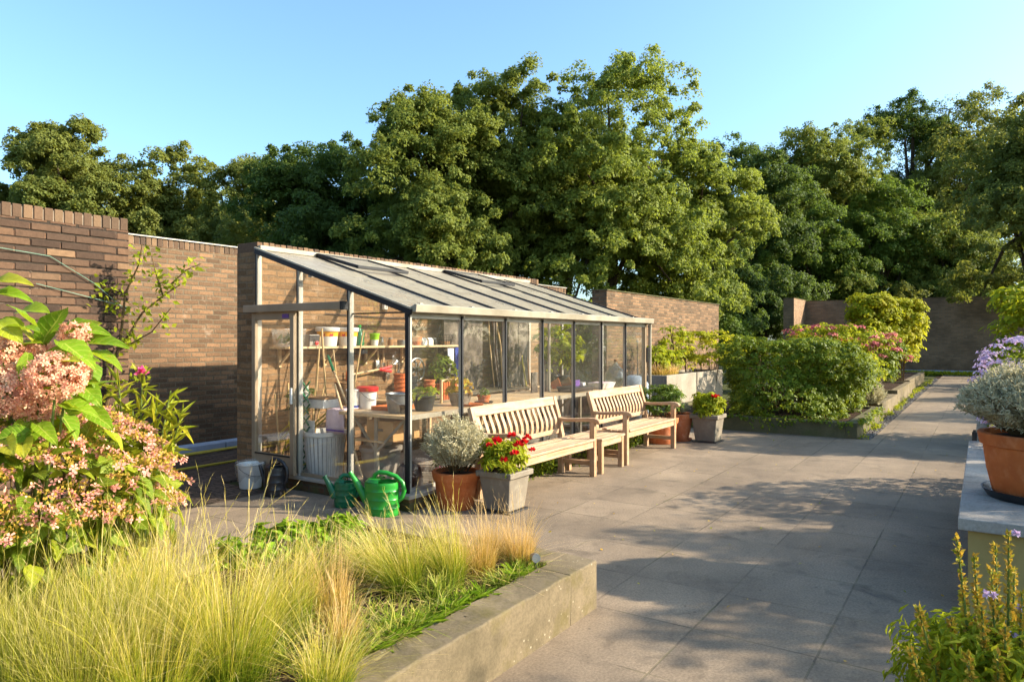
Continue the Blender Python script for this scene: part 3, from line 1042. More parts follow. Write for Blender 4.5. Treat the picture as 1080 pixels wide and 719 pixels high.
# roof
for i in range(NB):
    x0, x1 = i * step + 0.012, (i + 1) * step - 0.012
    b = MB()
    cut = 1.28
    for (ya, yb, dz) in ((-0.05, cut, 0.0), (cut - 0.05, GD - 0.02, 0.008)):
        za, zb = rz_(ya) + dz, rz_(yb) + dz
        b.add([(x0, ya, za), (x1, ya, za), (x1, yb, zb), (x0, yb, zb), (x0, ya, za + .005), (x1, ya, za + .005), (x1, yb, zb + .005), (x0, yb, zb + .005)],
              [(0, 3, 2, 1), (4, 5, 6, 7), (0, 1, 5, 4), (1, 2, 6, 5), (2, 3, 7, 6), (3, 0, 4, 7)])
    b.build('roof_pane', M_roofglass, gh)
for i in range(NB + 1):
    x = i * step
    b = MB()
    b.bar((x, -0.05, rz_(-0.05) - 0.014), (x, GD - 0.005, rz_(GD - 0.005) - 0.014), 0.030, 0.045)
    o = b.build('roof_bar', M_alu, gh, bevel=0.002)
    b = MB()
    b.bar((x, -0.055, rz_(-0.055) + 0.019), (x, GD - 0.01, rz_(GD - 0.01) + 0.019), 0.026 if 0 < i < NB else 0.04, 0.018)
    b.build('rubber_strip', M_rubber, o, bevel=0.003)
b = MB(); b.bar((-0.025, -0.06, rz_(-0.06) - 0.012), (-0.025, GD, rz_(GD) - 0.012), 0.024, 0.050); b.build('verge_trim', M_rubber, gh, bevel=0.003)
b = MB(); b.bar((-0.026, -0.06, rz_(-0.06) + 0.024), (-0.026, GD, rz_(GD) + 0.024), 0.034, 0.018); b.build('verge_cap', M_alu_white, gh, bevel=0.003)
b = MB(); b.bar((0, 1.30, rz_(1.30) - 0.045), (GL, 1.30, rz_(1.30) - 0.045), 0.05, 0.04); b.build('purlin', M_alu, gh, bevel=0.002)
b = MB(); b.bar((0, GD - 0.03, ZT + 0.025), (GL, GD - 0.03, ZT + 0.025), 0.05, 0.05); b.build('ridge_flashing', M_alu_white, gh, bevel=0.004)
for i in (1, 4):     # opening vents near the ridge
    x0, x1 = i * step - 0.01, (i + 1) * step + 0.01
    ya, yb = GD - 0.72, GD - 0.08
    z0, z1 = rz_(ya) + 0.075, rz_(yb) + 0.045
    b = MB()
    b.bar((x0, ya, z0), (x0, yb, z1), 0.03, 0.035); b.bar((x1, ya, z0), (x1, yb, z1), 0.03, 0.035)
    b.bar((x0 - .015, ya, z0), (x1 + .015, ya, z0), 0.035, 0.033); b.bar((x0 - .015, yb, z1), (x1 + .015, yb, z1), 0.035, 0.033)
    o = b.build('roof_vent', M_rubber, gh, bevel=0.003)
    b = MB(); b.add([(x0, ya, z0), (x1, ya, z0), (x1, yb, z1), (x0, yb, z1)], [(0, 1, 2, 3)])
    b.build('vent_pane', M_roofglass, o)
# side wall facing the camera (x = 0), bays at y
SY = [2.10, 1.45, 0.73, 0.0]
for j in (0, 1, 2):
    y = SY[j]
    b = MB(); b.box(-0.022, y - 0.016, ZS + 0.001, 0.03, y + 0.016, rz_(y) - 0.03)
    o = b.build('side_post', M_alu, gh, bevel=0.002)
    b = MB(); b.box(-0.030, y - 0.024, ZS + 0.03, -0.0225, y - 0.004, rz_(y) - 0.035); b.build('white_edge', M_alu_white, o)
    b = MB(); b.box(-0.030, y - 0.0035, ZS + 0.03, -0.0225, y + 0.014, rz_(y) - 0.035); b.build('rubber_strip', M_rubber, o)
RZ = 1.80
for j in range(3):
    ya, yb = SY[j + 1] + 0.018, SY[j] - 0.018
    if j > 0:
        b = MB(); b.box(0.003, ya, ZS + 0.001, 0.007, yb, rz_(ya) - 0.035 if j < 9 else 0)
        b.v = [(x, y, (z if z < 1 else (rz_(y) - 0.03))) for x, y, z in b.v]
        b.build('glass_pane', M_glass, gh)
    else:
        b = MB(); b.box(0.003, ya, RZ + 0.05, 0.007, yb, rz_(ya))
        b.v = [(x, y, (z if z < RZ + 0.06 else (rz_(y) - 0.03))) for x, y, z in b.v]
        b.build('glass_pane', M_glass, gh)
b = MB(); b.box(-0.004, SY[3] + 0.03, ZS + 0.001, 0.02, SY[1] - 0.02, ZS + 0.035); b.build('side_rail', M_alu_bronze, gh, bevel=0.002)
b = MB(); b.box(0.008, SY[3] + 0.02, 1.735, 0.020, SY[2] - 0.018, 1.75); b.build('glazing_wire', M_rubber, gh)
b = MB(); b.box(-0.125, 0.72, RZ - 0.02, -0.032, 2.19, RZ + 0.055); o = b.build('sliding_door_rail', M_alu_bronze, gh, bevel=0.004)
b = MB(); b.box(-0.128, 0.715, RZ - 0.022, -0.03, 0.735, RZ + 0.058); b.build('end_stop', M_rubber, o)
# sliding door
ya, yb = SY[1] - 0.01, SY[0] + 0.0
d = MB()
d.box(-0.085, ya, ZS + 0.01, -0.045, ya + 0.055, RZ - 0.021); d.box(-0.085, yb - 0.055, ZS + 0.01, -0.045, yb, RZ - 0.021)
d.box(-0.083, ya + 0.056, ZS + 0.012, -0.047, yb - 0.056, ZS + 0.20); d.box(-0.083, ya + 0.056, RZ - 0.10, -0.047, yb - 0.056, RZ - 0.023)
door = d.build('door', M_alu_bronze, gh, bevel=0.003)
b = MB(); b.box(-0.067, ya + 0.054, ZS + 0.19, -0.062, yb - 0.054, RZ - 0.09); b.build('door_glass', M_glass, door)
b = MB(); b.box(-0.105, ya + 0.01, 0.86, -0.0855, ya + 0.035, 1.02); b.build('handle', M_whitepl, door, bevel=0.005)
b = MB(); b.box(-0.088, ya + 0.07, RZ - 0.085, -0.0835, ya + 0.17, RZ - 0.045); b.build('sticker', M_purple, door)
b = MB(); b.box(-0.090, ya + 0.056, ZS + 0.185, -0.0835, yb - 0.056, ZS + 0.20); b.build('glazing_bead', M_rubber, door)
# far gable end: posts and panes
for y in (0.73, 1.45, 2.08):
    b = MB(); b.box(GL - 0.03, y - 0.016, ZS + 0.001, GL + 0.01, y + 0.016, rz_(y) - 0.03); b.build('side_post', M_alu, gh, bevel=0.002)
for (ya, yb) in ((0.05, 0.712), (0.748, 1.432), (1.468, 2.06)):
    b = MB(); b.box(GL - 0.008, ya, ZS, GL - 0.004, yb, 1)
    b.v = [(x, y, (z if z < 0.5 else (rz_(y) - 0.03))) for x, y, z in b.v]
    b.build('glass_pane', M_glass, gh)

# staging inside: table, shelf -------------------------------------------------
tb = thing('potting_table', 'long white edged potting table running inside the glass front', 'table', (4.84, 4.40, 0))
b = MB(); b.box(0, 0.0, 0.765, 5.0, 0.88, 0.795); b.build('table_top', M_pine, tb, bevel=0.003)
b = MB(); b.box(-0.004, -0.012, 0.755, 5.0, -0.001, 0.80); b.build('edge_strip', M_alu_white, tb, bevel=0.002)
for x in (0.10, 1.7, 3.3, 4.85):
    for y in (0.08, 0.80):
        l = MB(); l.box(x - 0.02, y - 0.02, 0.02, x + 0.02, y + 0.02, 0.764)
        o = l.build('leg', M_alu_white, tb, bevel=0.003)
    l = MB(); l.bar((x, 0.46, 0.42), (x, 0.10, 0.75), 0.022, 0.022, (1, 0, 0)); l.bar((x, 0.46, 0.42), (x, 0.78, 0.75), 0.022, 0.022, (1, 0, 0)); l.box(x - .018, .445, .02, x + .018, .48, .76)
    l.build('brace', M_alu_white, tb)
sh = thing('wall_shelf', 'long pine shelf on brackets high on the greenhouse back wall', 'shelf', (4.84, 6.35, 0))
b = MB(); b.box(0, -0.26, 1.40, 3.0, 0, 1.425); b.build('board', M_pine, sh, bevel=0.002)
for x in (0.12, 0.75, 1.4, 2.05, 2.75):
    b = MB(); b.bar((x, -0.02, 1.20), (x, -0.02, 1.40), 0.03, 0.03, (0, 1, 0)); b.bar((x, -0.03, 1.23), (x, -0.22, 1.395), 0.022, 0.022, (1, 0, 0))
    b.build('bracket', M_pine, sh)
bb = thing('back_bench', 'low pine bench along the greenhouse back wall', 'bench', (6.2, 5.85, 0))
b = MB(); b.box(0, 0, 0.74, 3.5, 0.49, 0.765); b.build('bench_top', M_pine, bb, bevel=0.003)
for x in (0.06, 1.2, 2.4, 3.44):
    for y in (0.05, 0.44):
        l = MB(); l.box(x - 0.02, y - 0.02, 0.02, x + 0.02, y + 0.02, 0.739); l.build('leg', M_pine, bb)


def pot(mb, r0, r1, h, rim=0.0, rimh=0.03, wall_=0.012, n=32, c=(0, 0, 0)):
    pr = [(r0 * 0.98, 0), (r0, 0.006)]
    hr = h - rimh
    pr += [(r0 + (r1 - r0) * 0.5, hr * 0.5), (r0 + (r1 - r0) * (hr / h), hr)]
    if rim:
        pr += [(r0 + (r1 - r0) * (hr / h) + rim, hr + 0.004), (r1 + rim, h - 0.006), (r1 + rim - 0.005, h)]
    else:
        pr += [(r1, h)]
    pr += [(r1 - wall_, h), (r1 - wall_ - 0.01, h - 0.035)]
    mb.lathe(pr, n, c)
    return mb


def bucket(label, loc, r0, r1, h, m, band=None, lid=None, handle=True, bandz=(0.55, 0.98), group=None, cat='bucket', mark=False):
    root = thing('bucket', label, cat, loc, group=group)
    b = MB(); pot(b, r0, r1, h, 0.006, 0.02, 0.006)
    b.build('body', m, root, smooth=True)
    if band:
        b = MB()
        ra, rb = r0 + (r1 - r0) * bandz[0] + .0025, r0 + (r1 - r0) * bandz[1] + .0025
        b.lathe([(ra, h * bandz[0]), (rb, h * bandz[1] - 0.022)], 32, close=False)
        b.build('label_band', band, root, smooth=True)
    if mark:
        b = MB()
        for a0 in (math.radians(205), math.radians(250)):
            pts = []
            r = r0 + (r1 - r0) * .6 + .006
            b.add([(r * cos(a0 + s * 0.14), r * sin(a0 + s * 0.14), h * z) for s, z in ((-1, .56), (1, .56), (1.2, .68), (0, .74), (-1.2, .68))], [(0, 1, 2, 3, 4)])
        b.build('label_mark', M_red, root)
    if lid:
        b = MB(); b.lathe([(r1 + 0.012, h - 0.035), (r1 + 0.016, h - 0.03), (r1 + 0.016, h + 0.008), (r1 + .006, h + 0.014), (r1 - 0.02, h + 0.010)], 32)
        b.build('lid', lid, root, smooth=True)
    if handle:
        b = MB()
        pts = [(cos(a) * (r1 + 0.008), sin(a) * 0.05 - 0.004, h - 0.03 - abs(sin(a)) * 0.09) for a in np.linspace(0, PI, 14)]
        pts = [(x, -(r1 + 0.004) * abs(sin(a)) , z) for (x, y, z), a in zip(pts, np.linspace(0, PI, 14))]
        b.tube(pts, 0.0035, 6)
        b.build('handle', M_zinc, root, smooth=True)
    return root


SHZ = 1.426
bucket('white bucket with orange band on the shelf, beside the clear tray', (5.525, 6.21, SHZ), 0.10, 0.12, 0.20, M_whitepl, M_orange, M_whitepl, False, mark=True)
bucket('white bucket with orange band on the shelf, against the green bottle', (5.825, 6.21, SHZ), 0.10, 0.12, 0.20, M_whitepl, M_orange, M_whitepl, False, mark=True)
# clear tray with greenery
tr = thing('seedling_tray', 'clear propagator tray with pale green seedlings on the shelf end', 'tray', (4.98, 6.2, SHZ))
b = MB(); b.frustum(0.13, 0.09, 0, 0.15, 0.11, 0.19); b.build('clear_cover', M_bag, tr, bevel=0.01)
rng = np.random.default_rng(5)
bush('seedling', rng, L_box, tr, (0.11, 0.07, 0.06), 0.08, 20, 0.03, 14, SMALL, 0.03, 0.02)
bx = thing('tool_box', 'small dark box with a red knob between tray and bucket', 'box', (5.27, 6.2, SHZ))
b = MB(); b.box(-.07, -.07, 0, .07, .07, .13); b.build('case', M_greybin, bx, bevel=0.008)
b = MB(); b.box(-.071, -.074, .055, .071, -.0705, .12); b.build('front_plate', M_blackpl, bx)
b = MB(); b.lathe([(0.022, 0), (0.022, .012), (0.014, .016)], 14); o = b.build('knob', M_red, bx, smooth=True); o.location = (0.02, -.075, .035); o.rotation_euler = (PI / 2, 0, 0)
# green bottle with handle
bt = thing('spray_bottle', 'green plastic bottle with a loop handle beside the white buckets', 'bottle', (6.01, 6.2, SHZ))
b = MB(); b.lathe([(0.045, 0), (0.055, 0.01), (0.055, 0.12), (0.04, 0.16), (0.018, 0.19), (0.018, 0.22)], 20); b.build('body', M_greenpl2, bt, smooth=True)
b = MB(); b.tube([(0.015, 0, .19), (.06, 0, .185), (.075, 0, .14), (.055, 0, .09)], 0.011, 8); b.build('handle', M_greenpl2, bt, smooth=True)
b = MB(); b.lathe([(0.022, .221), (0.022, .245), (.015, .25)], 16); b.build('cap', M_greenpl, bt, smooth=True)
po = thing('plant_pot', 'lime green pot stacked on a small white pot on the shelf', 'pot', (6.26, 6.2, SHZ))
b = MB(); pot(b, .04, .05, .07); b.build('white_pot', M_whitepl, po, smooth=True)
b = MB(); pot(b, .048, .062, .09, .004, .02, c=(0, 0, .06)); b.build('lime_pot', M_limepl, po, smooth=True)
po = thing('metal_scoop', 'grey metal scoop lying at the middle of the shelf', 'scoop', (6.73, 6.18, SHZ))
b = MB(); b.lathe([(0.05, 0), (0.06, .02), (0.062, .07), (.055, .07), (.05, .03)], 20); b.build('bowl', M_zinc, po, smooth=True)
b = MB(); b.tube([(.055, 0, .05), (.12, 0, .09), (.17, .0, .10)], .009, 8); b.build('handle', M_zinc, po, smooth=True)
po = thing('plant_pot', 'small orange red pot on the shelf behind the first front pane', 'pot', (6.98, 6.15, SHZ))
b = MB(); pot(b, .05, .066, .105, .006, .025); b.build('body', M_terra, po, smooth=True)
for (x, l) in ((7.16, 'small white carton on the shelf nearest the orange pot'), (7.29, 'small white carton on the shelf nearest the wire basket')):
    c_ = thing('carton', l, 'carton', (x, 6.2, SHZ))
    b = MB(); b.box(-.045, -.035, 0, .045, .035, .07); b.build('case', M_whitepl, c_, bevel=.003)
    b = MB(); b.add([(-.045, -.035, .07), (.045, -.035, .07), (.045, 0, .10), (-.045, 0, .10)], [(0, 1, 2, 3)]); b.build('flap', M_whitepl, c_)
wb = thing('wire_basket', 'dark wire basket with tall handle at the end of the shelf', 'basket', (7.62, 6.2, SHZ))
b = MB()
for i in range(18):
    a = 2 * PI * i / 18
    b.tube([(.09 * cos(a), .07 * sin(a), 0), (.14 * cos(a), .10 * sin(a), .14)], .003, 5)
for r, z in ((.09, 0.004), (.115, .07), (.14, .14)):
    b.tube([(r * cos(a), r * .74 * sin(a), z) for a in np.linspace(0, 2 * PI, 24)], .004, 5)
b.build('basket', M_rubber, wb)
b = MB(); b.tube([(.14 * cos(a), 0, .14 + .17 * sin(a)) for a in np.linspace(0, PI, 12)], .005, 6); b.build('handle', M_rubber, wb)
b = MB(); b.lathe([(.075, .005), (.085, .05), (.07, .05)], 20, sy=.74); b.build('coir_liner', M_brownbox, wb, smooth=True)

for (x, l, m, r, h) in ((6.40, 'small glass jar on the shelf beside the lime green pot', M_jar, .03, .09), (6.56, 'brown jar on the middle of the shelf', M_brownbox, .035, .08), (6.86, 'white jar on the shelf before the orange red pot', M_whitepl, .028, .07), (7.40, 'dark flower pot upside down by the wire basket', M_blackpl, .05, .08)):
    j_ = thing('jar', l, 'jar', (x, 6.22, SHZ)); b = MB(); b.lathe([(r * .9, 0), (r, .01), (r, h * .75), (r * .7, h * .9), (r * .7, h)], 16); b.build('body', m, j_, smooth=True)
    b = MB(); b.lathe([(r * .78, h + .001), (r * .78, h + .014), (r * .6, h + .016)], 14); b.build('lid', M_zinc, j_, smooth=True)
rngx = np.random.default_rng(33)
for (x, y, n_, l, m) in ((6.55, 6.05, 5, 'stack of terracotta pots on the back bench nearest the stool', M_terra), (6.85, 6.12, 4, 'stack of black pots on the back bench', M_blackpl), (7.05, 6.0, 3, 'short stack of pale clay pots on the back bench', M_terra_pale)):
    sk = thing('pot_stack', l, 'pots', (x, y, .767)); 
    for q in range(n_):
        b = MB(); pot(b, .055, .075, .11, .006, .025, c=(rngx.uniform(-.006, .006), rngx.uniform(-.006, .006), q * .05)); b.build('stacked_pot', m, sk, smooth=True)
# things hanging on the back wall
def hang(label, name, cat, x, z, fn, y=6.335, rot=0):
    root = thing(name, label, cat, (x, y, z))
    fn(root)
    return root


def f_bag(root):
    rng = np.random.default_rng(9)
    b = MB()
    n = 9
    vs, fs = [], []
    for i in range(n):
        for j in range(n):
            u, v = i / (n - 1) - .5, j / (n - 1)
            vs.append((u * .16 * (0.6 + 0.6 * v), -0.02 - 0.03 * sin(3 * u + 5 * v) - .02 * v - rng.uniform(0, .012), -v * .22))
    for i in range(n - 1):
        for j in range(n - 1):
            a = i * n + j
            fs.append((a, a + 1, a + n + 1, a + n))
    b.add(vs, fs)
    b.build('bag_film', M_bag, root, smooth=True)
    b = MB(); b.tube([(0, -.02, 0), (0, -.01, .04)], .004, 6); b.build('tie', M_whitepl, root)


hang('clear plastic bag hanging from a nail under the shelf', 'plastic_bag', 'bag', 6.72, 1.40, f_bag)


def f_tool(m, L, headm, kind):
    def fn(root):
        b = MB(); b.tube([(0, -.012, 0), (0.003, -.014, -L * .6), (0, -.012, -L)], [.011, .014, .010], 8); b.build('handle', m, root, smooth=True)
        b = MB()
        if kind == 'trowel':
            b.add([(-.03, -.012, -L), (.03, -.012, -L), (.034, -.02, -L - .07), (0, -.014, -L - .13), (-.034, -.02, -L - .07), (0, -.03, -L - .05)], [(0, 1, 5), (1, 2, 5), (2, 3, 5), (3, 4, 5), (4, 0, 5)])
        elif kind == 'fork':
            for s in (-.025, 0, .025):
                b.tube([(0, -.012, -L), (s, -.014, -L - .03), (s, -.02, -L - .11)], .004, 5)
        else:
            b.box(-.05, -.05, -L - .06, .05, -.004, -L)
        b.build('head', headm, root)
    return fn


hang('short wooden handled trowel hanging left of the plastic bag', 'hand_trowel', 'tool', 6.44, 1.36, f_tool(M_pine, .12, M_zinc, 'trowel'))
hang('pale wooden hand fork hanging beside the trowel', 'hand_fork', 'tool', 6.54, 1.37, f_tool(M_pine, .16, M_zinc, 'fork'))
hang('rusty handled weeding tool hanging below the plastic bag', 'weeding_tool', 'tool', 6.62, 1.22, f_tool(M_brownbox, .12, M_darkwood, 'trowel'))
hang('dark handled hand fork on the wall under the shelf end', 'hand_fork', 'tool', 6.82, 1.24, f_tool(M_darkwood, .13, M_zinc, 'fork'))
hang('brown hand brush hanging on the wall above the brown pot', 'hand_brush', 'brush', 5.92, 1.12, f_tool(M_terra, .20, M_brownbox, 'brush'))
hang('black shallow sieve hanging under the shelf', 'hand_sieve', 'sieve', 6.02, 1.33, lambda r: (MB().lathe([(.10, 0), (.105, .05), (.098, .05), (.095, .004)], 24).build('frame', M_blackpl, r, smooth=True), MB().bar((-.09, 0, .01), (.09, 0, .01), .004, .004).build('mesh_bar', M_zinc, r)), y=6.22)


def f_cloth(m, w, L):
    def fn(root):
        b = MB()
        n = 8
        vs = [(w * (i / (n - 1) - .5), -.015 - .012 * sin(i * 1.9), z) for z in (0, -L * .5, -L) for i in range(n)]
        fs = [(r * n + i, r * n + i + 1, (r + 1) * n + i + 1, (r + 1) * n + i) for r in range(2) for i in range(n - 1)]
        b.add(vs, fs)
        o = b.build('fabric', m, root, smooth=True)
        s = o.modifiers.new('solid', 'SOLIDIFY'); s.thickness = .006
        b = MB(); b.tube([(0, -.012, 0), (0, -.004, .03)], .005, 6); b.build('hook', M_zinc, root)
    return fn


hang('white cloth strip hanging from the shelf beside the blue one', 'hanging_cloth', 'cloth', 7.62, 1.38, f_cloth(M_whitepl, .13, .36), y=6.12)
hang('deep blue cloth strip hanging from the end of the shelf', 'hanging_cloth', 'cloth', 7.77, 1.39, f_cloth(M_bluepl, .11, .44), y=6.12)
# reel on the wall
rl = thing('hose_reel', 'round spoked hose reel on the greenhouse wall behind the succulent pot', 'reel', (7.15, 6.30, 1.10))
b = MB()
b.tube([(.15 * cos(a), 0, .15 * sin(a)) for a in np.linspace(0, 2 * PI, 30)], .012, 8)
for i in range(7):
    a = 2 * PI * i / 7
    b.tube([(0, 0, 0), (.15 * cos(a), 0, .15 * sin(a))], .006, 5)
b.build('wheel', M_zinc, rl, smooth=True)
b = MB(); b.tube([(0, .05, 0), (0, -.04, 0)], .03, 12); b.build('hub', M_blackpl, rl, smooth=True)
ck = thing('thermometer', 'small white thermometer box high on the greenhouse back wall', 'thermometer', (6.57, 6.33, 1.93))
b = MB(); b.box(-.03, -.03, -.05, .03, .02, .05); b.build('case', M_whitepl, ck, bevel=.01)
b = MB(); b.box(-.012, -.034, -.035, .012, -.0305, .03); b.build('dial', M_greybin, ck)
wr = thing('wire_line', 'thin wire strung along the greenhouse back wall', 'wire', (0, 0, 0))
b = MB(); b.tube([(5.6, 6.34, 1.80), (6.6, 6.335, 1.775), (7.6, 6.34, 1.79)], .006, 5); b.build('strand', M_rubber, wr)

# on the near (side) part of the table
bucket('brown fibre bucket standing on the table behind the side glass', (5.35, 5.72, .796), .10, .12, .25, M_brownbox, None, None, False)
bucket('white bucket with red lid on the table', (5.2, 5.25, .796), .085, .095, .21, M_whitepl, None, M_red, True)
bucket('white tub with blue band between the brown bucket and the red lid', (5.08, 5.33, .796), .055, .07, .20, M_whitepl, M_bluepl, None, False, bandz=(.05, .30), cat='tub')
bucket('dark zinc bucket near the corner post on the table', (5.05, 4.68, .796), .10, .125, .19, M_zinc, None, None, True)
tr = thing('orange_tray', 'flat terracotta coloured tray on the table beside the zinc bucket', 'tray', (5.30, 4.98, .796))
b = MB(); b.box(-.2, -.12, 0, .2, .12, .018); b.box(-.2, -.12, .018, .2, -.11, .04); b.box(-.2, .11, .018, .2, .12, .04); b.box(-.2, -.11, .018, -.19, .11, .04); b.box(.19, -.11, .018, .2, .11, .04)
b.build('tray', M_terra, tr, bevel=.003)
bx = thing('white_box', 'low white box on the table end above the striped bin', 'box', (4.99, 5.70, .80))
b = MB(); b.box(-.12, -.16, 0, .12, .16, .09); b.build('case', M_whitepl, bx, bevel=.006)
b = MB(); b.box(-.125, -.165, .091, .125, .165, .105); b.build('lid', M_brownbox, bx, bevel=.004)
tw = thing('towel', 'pale pink towel hanging over the table edge above the striped bin', 'towel', (4.96, 5.39, .80))
b = MB(); n = 9
prof = [(.16, .008), (.02, .010), (-.055, .0), (-.066, -.06), (-.068, -.16), (-.064, -.24)]
vs = [(px + .006 * sin(i * 1.7 + r), .13 * (i / (n - 1) * 2 - 1), pz + .006 * sin(i * 1.3)) for r, (px, pz) in enumerate(prof) for i in range(n)]
b.add(vs, [(r * n + i, r * n + i + 1, (r + 1) * n + i + 1, (r + 1) * n + i) for r in range(len(prof) - 1) for i in range(n - 1)])
o = b.build('fabric', M_cloth, tw, smooth=True); s = o.modifiers.new('s', 'SOLIDIFY'); s.thickness = .006
b = MB(); b.box(-.0745, -.128, -.215, -.0715, .128, -.20); b.build('stripe_band', M_purple, tw)
lp = thing('lopper', 'long red handled lopper leaning across the back wall', 'tool', (0, 0, 0))
b = MB(); b.tube([(5.85, 6.22, 1.08), (6.4, 6.26, 1.13)], .011, 8); b.build('handle', M_pine, lp, smooth=True)
b = MB(); b.tube([(6.4, 6.26, 1.13), (6.62, 6.27, 1.10)], [.02, .024], 8); b.tube([(6.42, 6.25, 1.13), (6.62, 6.26, 1.16)], [.016, .016], 8); b.build('grip', M_red, lp, smooth=True)

# striped bin and its contents, floor items
bn = thing('laundry_bin', 'white ribbed bin standing inside the side glass', 'bin', (4.98, 5.64, .02))
b = MB(); n = 56
prof = [(.155, 0), (.165, .01), (.205, .50), (.22, .505), (.22, .545), (.20, .545), (.19, .50)]
vs, fs = [], []
for j, (r, z) in enumerate(prof):
    for k in range(n):
        a = 2 * PI * k / n
        rr = r * (1.0 if j > 2 else (1.0 + (0.022 if k % 2 else -0.022)))
        vs.append((rr * cos(a), rr * sin(a), z))
for j in range(len(prof) - 1):
    for k in range(n):
        k2 = (k + 1) % n
        fs.append((j * n + k, j * n + k2, (j + 1) * n + k2, (j + 1) * n + k))
fs.append(tuple(range(n))[::-1])
b.add(vs, fs); b.build('body', M_whitepl, bn)
b = MB()
for k in range(0, n, 2):
    a = 2 * PI * (k + .5) / n
    r0, r1 = .166, .2055
    b.add([(r0 * cos(a - .018), r0 * sin(a - .018), .03), (r0 * cos(a + .018), r0 * sin(a + .018), .03), (r1 * cos(a + .018), r1 * sin(a + .018), .49), (r1 * cos(a - .018), r1 * sin(a - .018), .49)], [(0, 1, 2, 3)])
b.build('slot', M_greybin, bn)
ct = thing('cardboard_box', 'cardboard box with a hand hole under the table', 'box', (5.12, 4.82, .53))
b = MB(); b.box(-.18, -.17, 0, .20, .17, .19); b.build('case', M_card, ct, bevel=.004)
b = MB(); b.box(-.1825, -.04, .09, -.1805, .03, .115); b.build('hand_hole', M_darkwood, ct)
b = MB(); b.box(-.20, -.06, -.02, .22, .40, -.002); b.build('support_board', M_pine, ct)
bucket('grey tub standing under the potting table', (5.2, 5.06, .02), .17, .20, .40, M_greybin, None, M_greybin, False, cat='tub')
o = bucket('upper grey tub stacked in the tub under the table', (5.2, 5.10, .44), .14, .165, .10, M_greybin, None, None, False, cat='tub')
br = thing('broom', 'pale wooden broom leaning against the table brace', 'broom', (0, 0, 0))
b = MB(); b.tube([(4.92, 5.04, .16), (4.95, 5.46, 1.05)], .012, 8); b.build('handle', M_pine, br, smooth=True)
b = MB(); b.box(4.87, 4.94, .03, 4.97, 5.14, .10); b.build('brush_head', M_whitepl, br, bevel=.01)
rk = thing('garden_rake', 'green handled rake leaning by the brown bucket', 'rake', (0, 0, 0))
b = MB(); b.tube([(5.10, 5.36, .70), (5.22, 5.85, 1.30)], .011, 8); b.build('handle', M_pine, rk, smooth=True)
b = MB(); b.tube([(5.19, 5.74, 1.165), (5.225, 5.87, 1.33)], .015, 8); b.build('grip', M_greenpl2, rk, smooth=True)
# bamboo canes by the door
rng = np.random.default_rng(21)
for i in range(15):
    y0 = rng.uniform(5.6, 6.25); x0 = rng.uniform(4.85, 5.3)
    L = rng.uniform(.9, 1.6)
    tx, ty = x0 + rng.uniform(-.12, .35), min(6.3, y0 + rng.uniform(-.18, .3))
    b = MB(); b.tube([(0, 0, 0), ((tx - x0) / 2 + rng.uniform(-.02, .02), (ty - y0) / 2, L / 2), (tx - x0, ty - y0, L)], [rng.uniform(.007, .012)] * 3, 7)
    o = b.build('bamboo_cane', M_pole, smooth=True, loc=(x0, y0, .02))
    tag(o, 'bamboo cane leaning in the bundle behind the sliding door', 'cane', 'bamboo canes behind the sliding door')
hz = thing('garden_hose', 'yellow hose looped loosely behind the door glass', 'hose', (4.95, 5.9, .02))
b = MB()
for k in range(4):
    pts = []
    for a in np.linspace(0, 2 * PI, 26):
        pts.append((.12 * sin(a + k), .34 * cos(a) * (1 - .1 * k), .32 + .06 * k + .16 * sin(a * 1 + .5 * k) + .05 * sin(2 * a + k)))
    b.tube(pts, .009, 7)
b.tube([(-.05, -.14, .86), (-.04, .1, .66), (-.05, .38, .46)], .009, 7)
b.tube([(-.06, -.16, .80), (-.03, .12, .58), (-.05, .37, .40)], .009, 7)
b.tube([(0, -.35, .75), (.05, 0, .55), (0, .3, .38)], .009, 7)
b.tube([(-.02, -.36, .70), (.04, 0, .50), (0, .32, .30)], .009, 7)
b.build('tubing', M_yellow, hz, smooth=True)
# expanding trellis in green beside the white board
tl = thing('trellis', 'dark green folded trellis standing beside the white roll', 'trellis', (4.84, 5.77, .05))
b = MB()
for k in range(9):
    z = k * .115
    b.bar((0, -.05, z), (0, .05, z + .10), .012, .014, (1, 0, 0)); b.bar((.013, .05, z), (.013, -.05, z + .10), .012, .014, (1, 0, 0))
b.build('lattice', M_greenpl2, tl)
b = MB(); b.box(.03, -.09, -.03, .045, .09, .62); b.build('white_board', M_whitepl, tl)
rl = thing('paper_roll', 'tall white roll standing behind the green trellis', 'roll', (4.92, 5.88, .02))
b = MB(); b.tube([(0, 0, 0), (0.02, .01, 1.0)], .035, 14); b.build('roll', M_whitepl, rl, smooth=True)
b = MB(); b.tube([(.0202, .0102, 1.001), (.0203, .0103, 1.004)], .018, 12); b.build('core', M_brownbox, rl)
cnv = thing('green_creeper', 'dusty green plant tangled around the canes by the door', 'plant', (4.95, 5.95, .75))
bush('leaves', rng, L_dark, cnv, (.14, .22, .28), 0, 26, .06, 14, SMALL, .06, .03)
stems('stem', rng, M_stem, cnv, (.1, .15), .3, 6, .004)
bn2 = thing('dark_sack', 'black plastic sack slumped inside the glass corner', 'sack', (4.99, 4.50, .02))
b = MB(); b.lathe([(.13, 0), (.16, .06), (.15, .18), (.12, .28), (.06, .33), (.03, .34)], 18, sy=.8)
rng2 = np.random.default_rng(2)
b.v = [(x * rng2.uniform(.9, 1.1), y * rng2.uniform(.9, 1.1), z + rng2.uniform(-.008, .008)) for x, y, z in b.v]
b.build('sack', M_blackpl, bn2, smooth=True)
b = MB(); b.tube([(0, 0, .33), (.01, .01, .37)], [.03, .012], 8); b.build('tied_neck', M_blackpl, bn2)
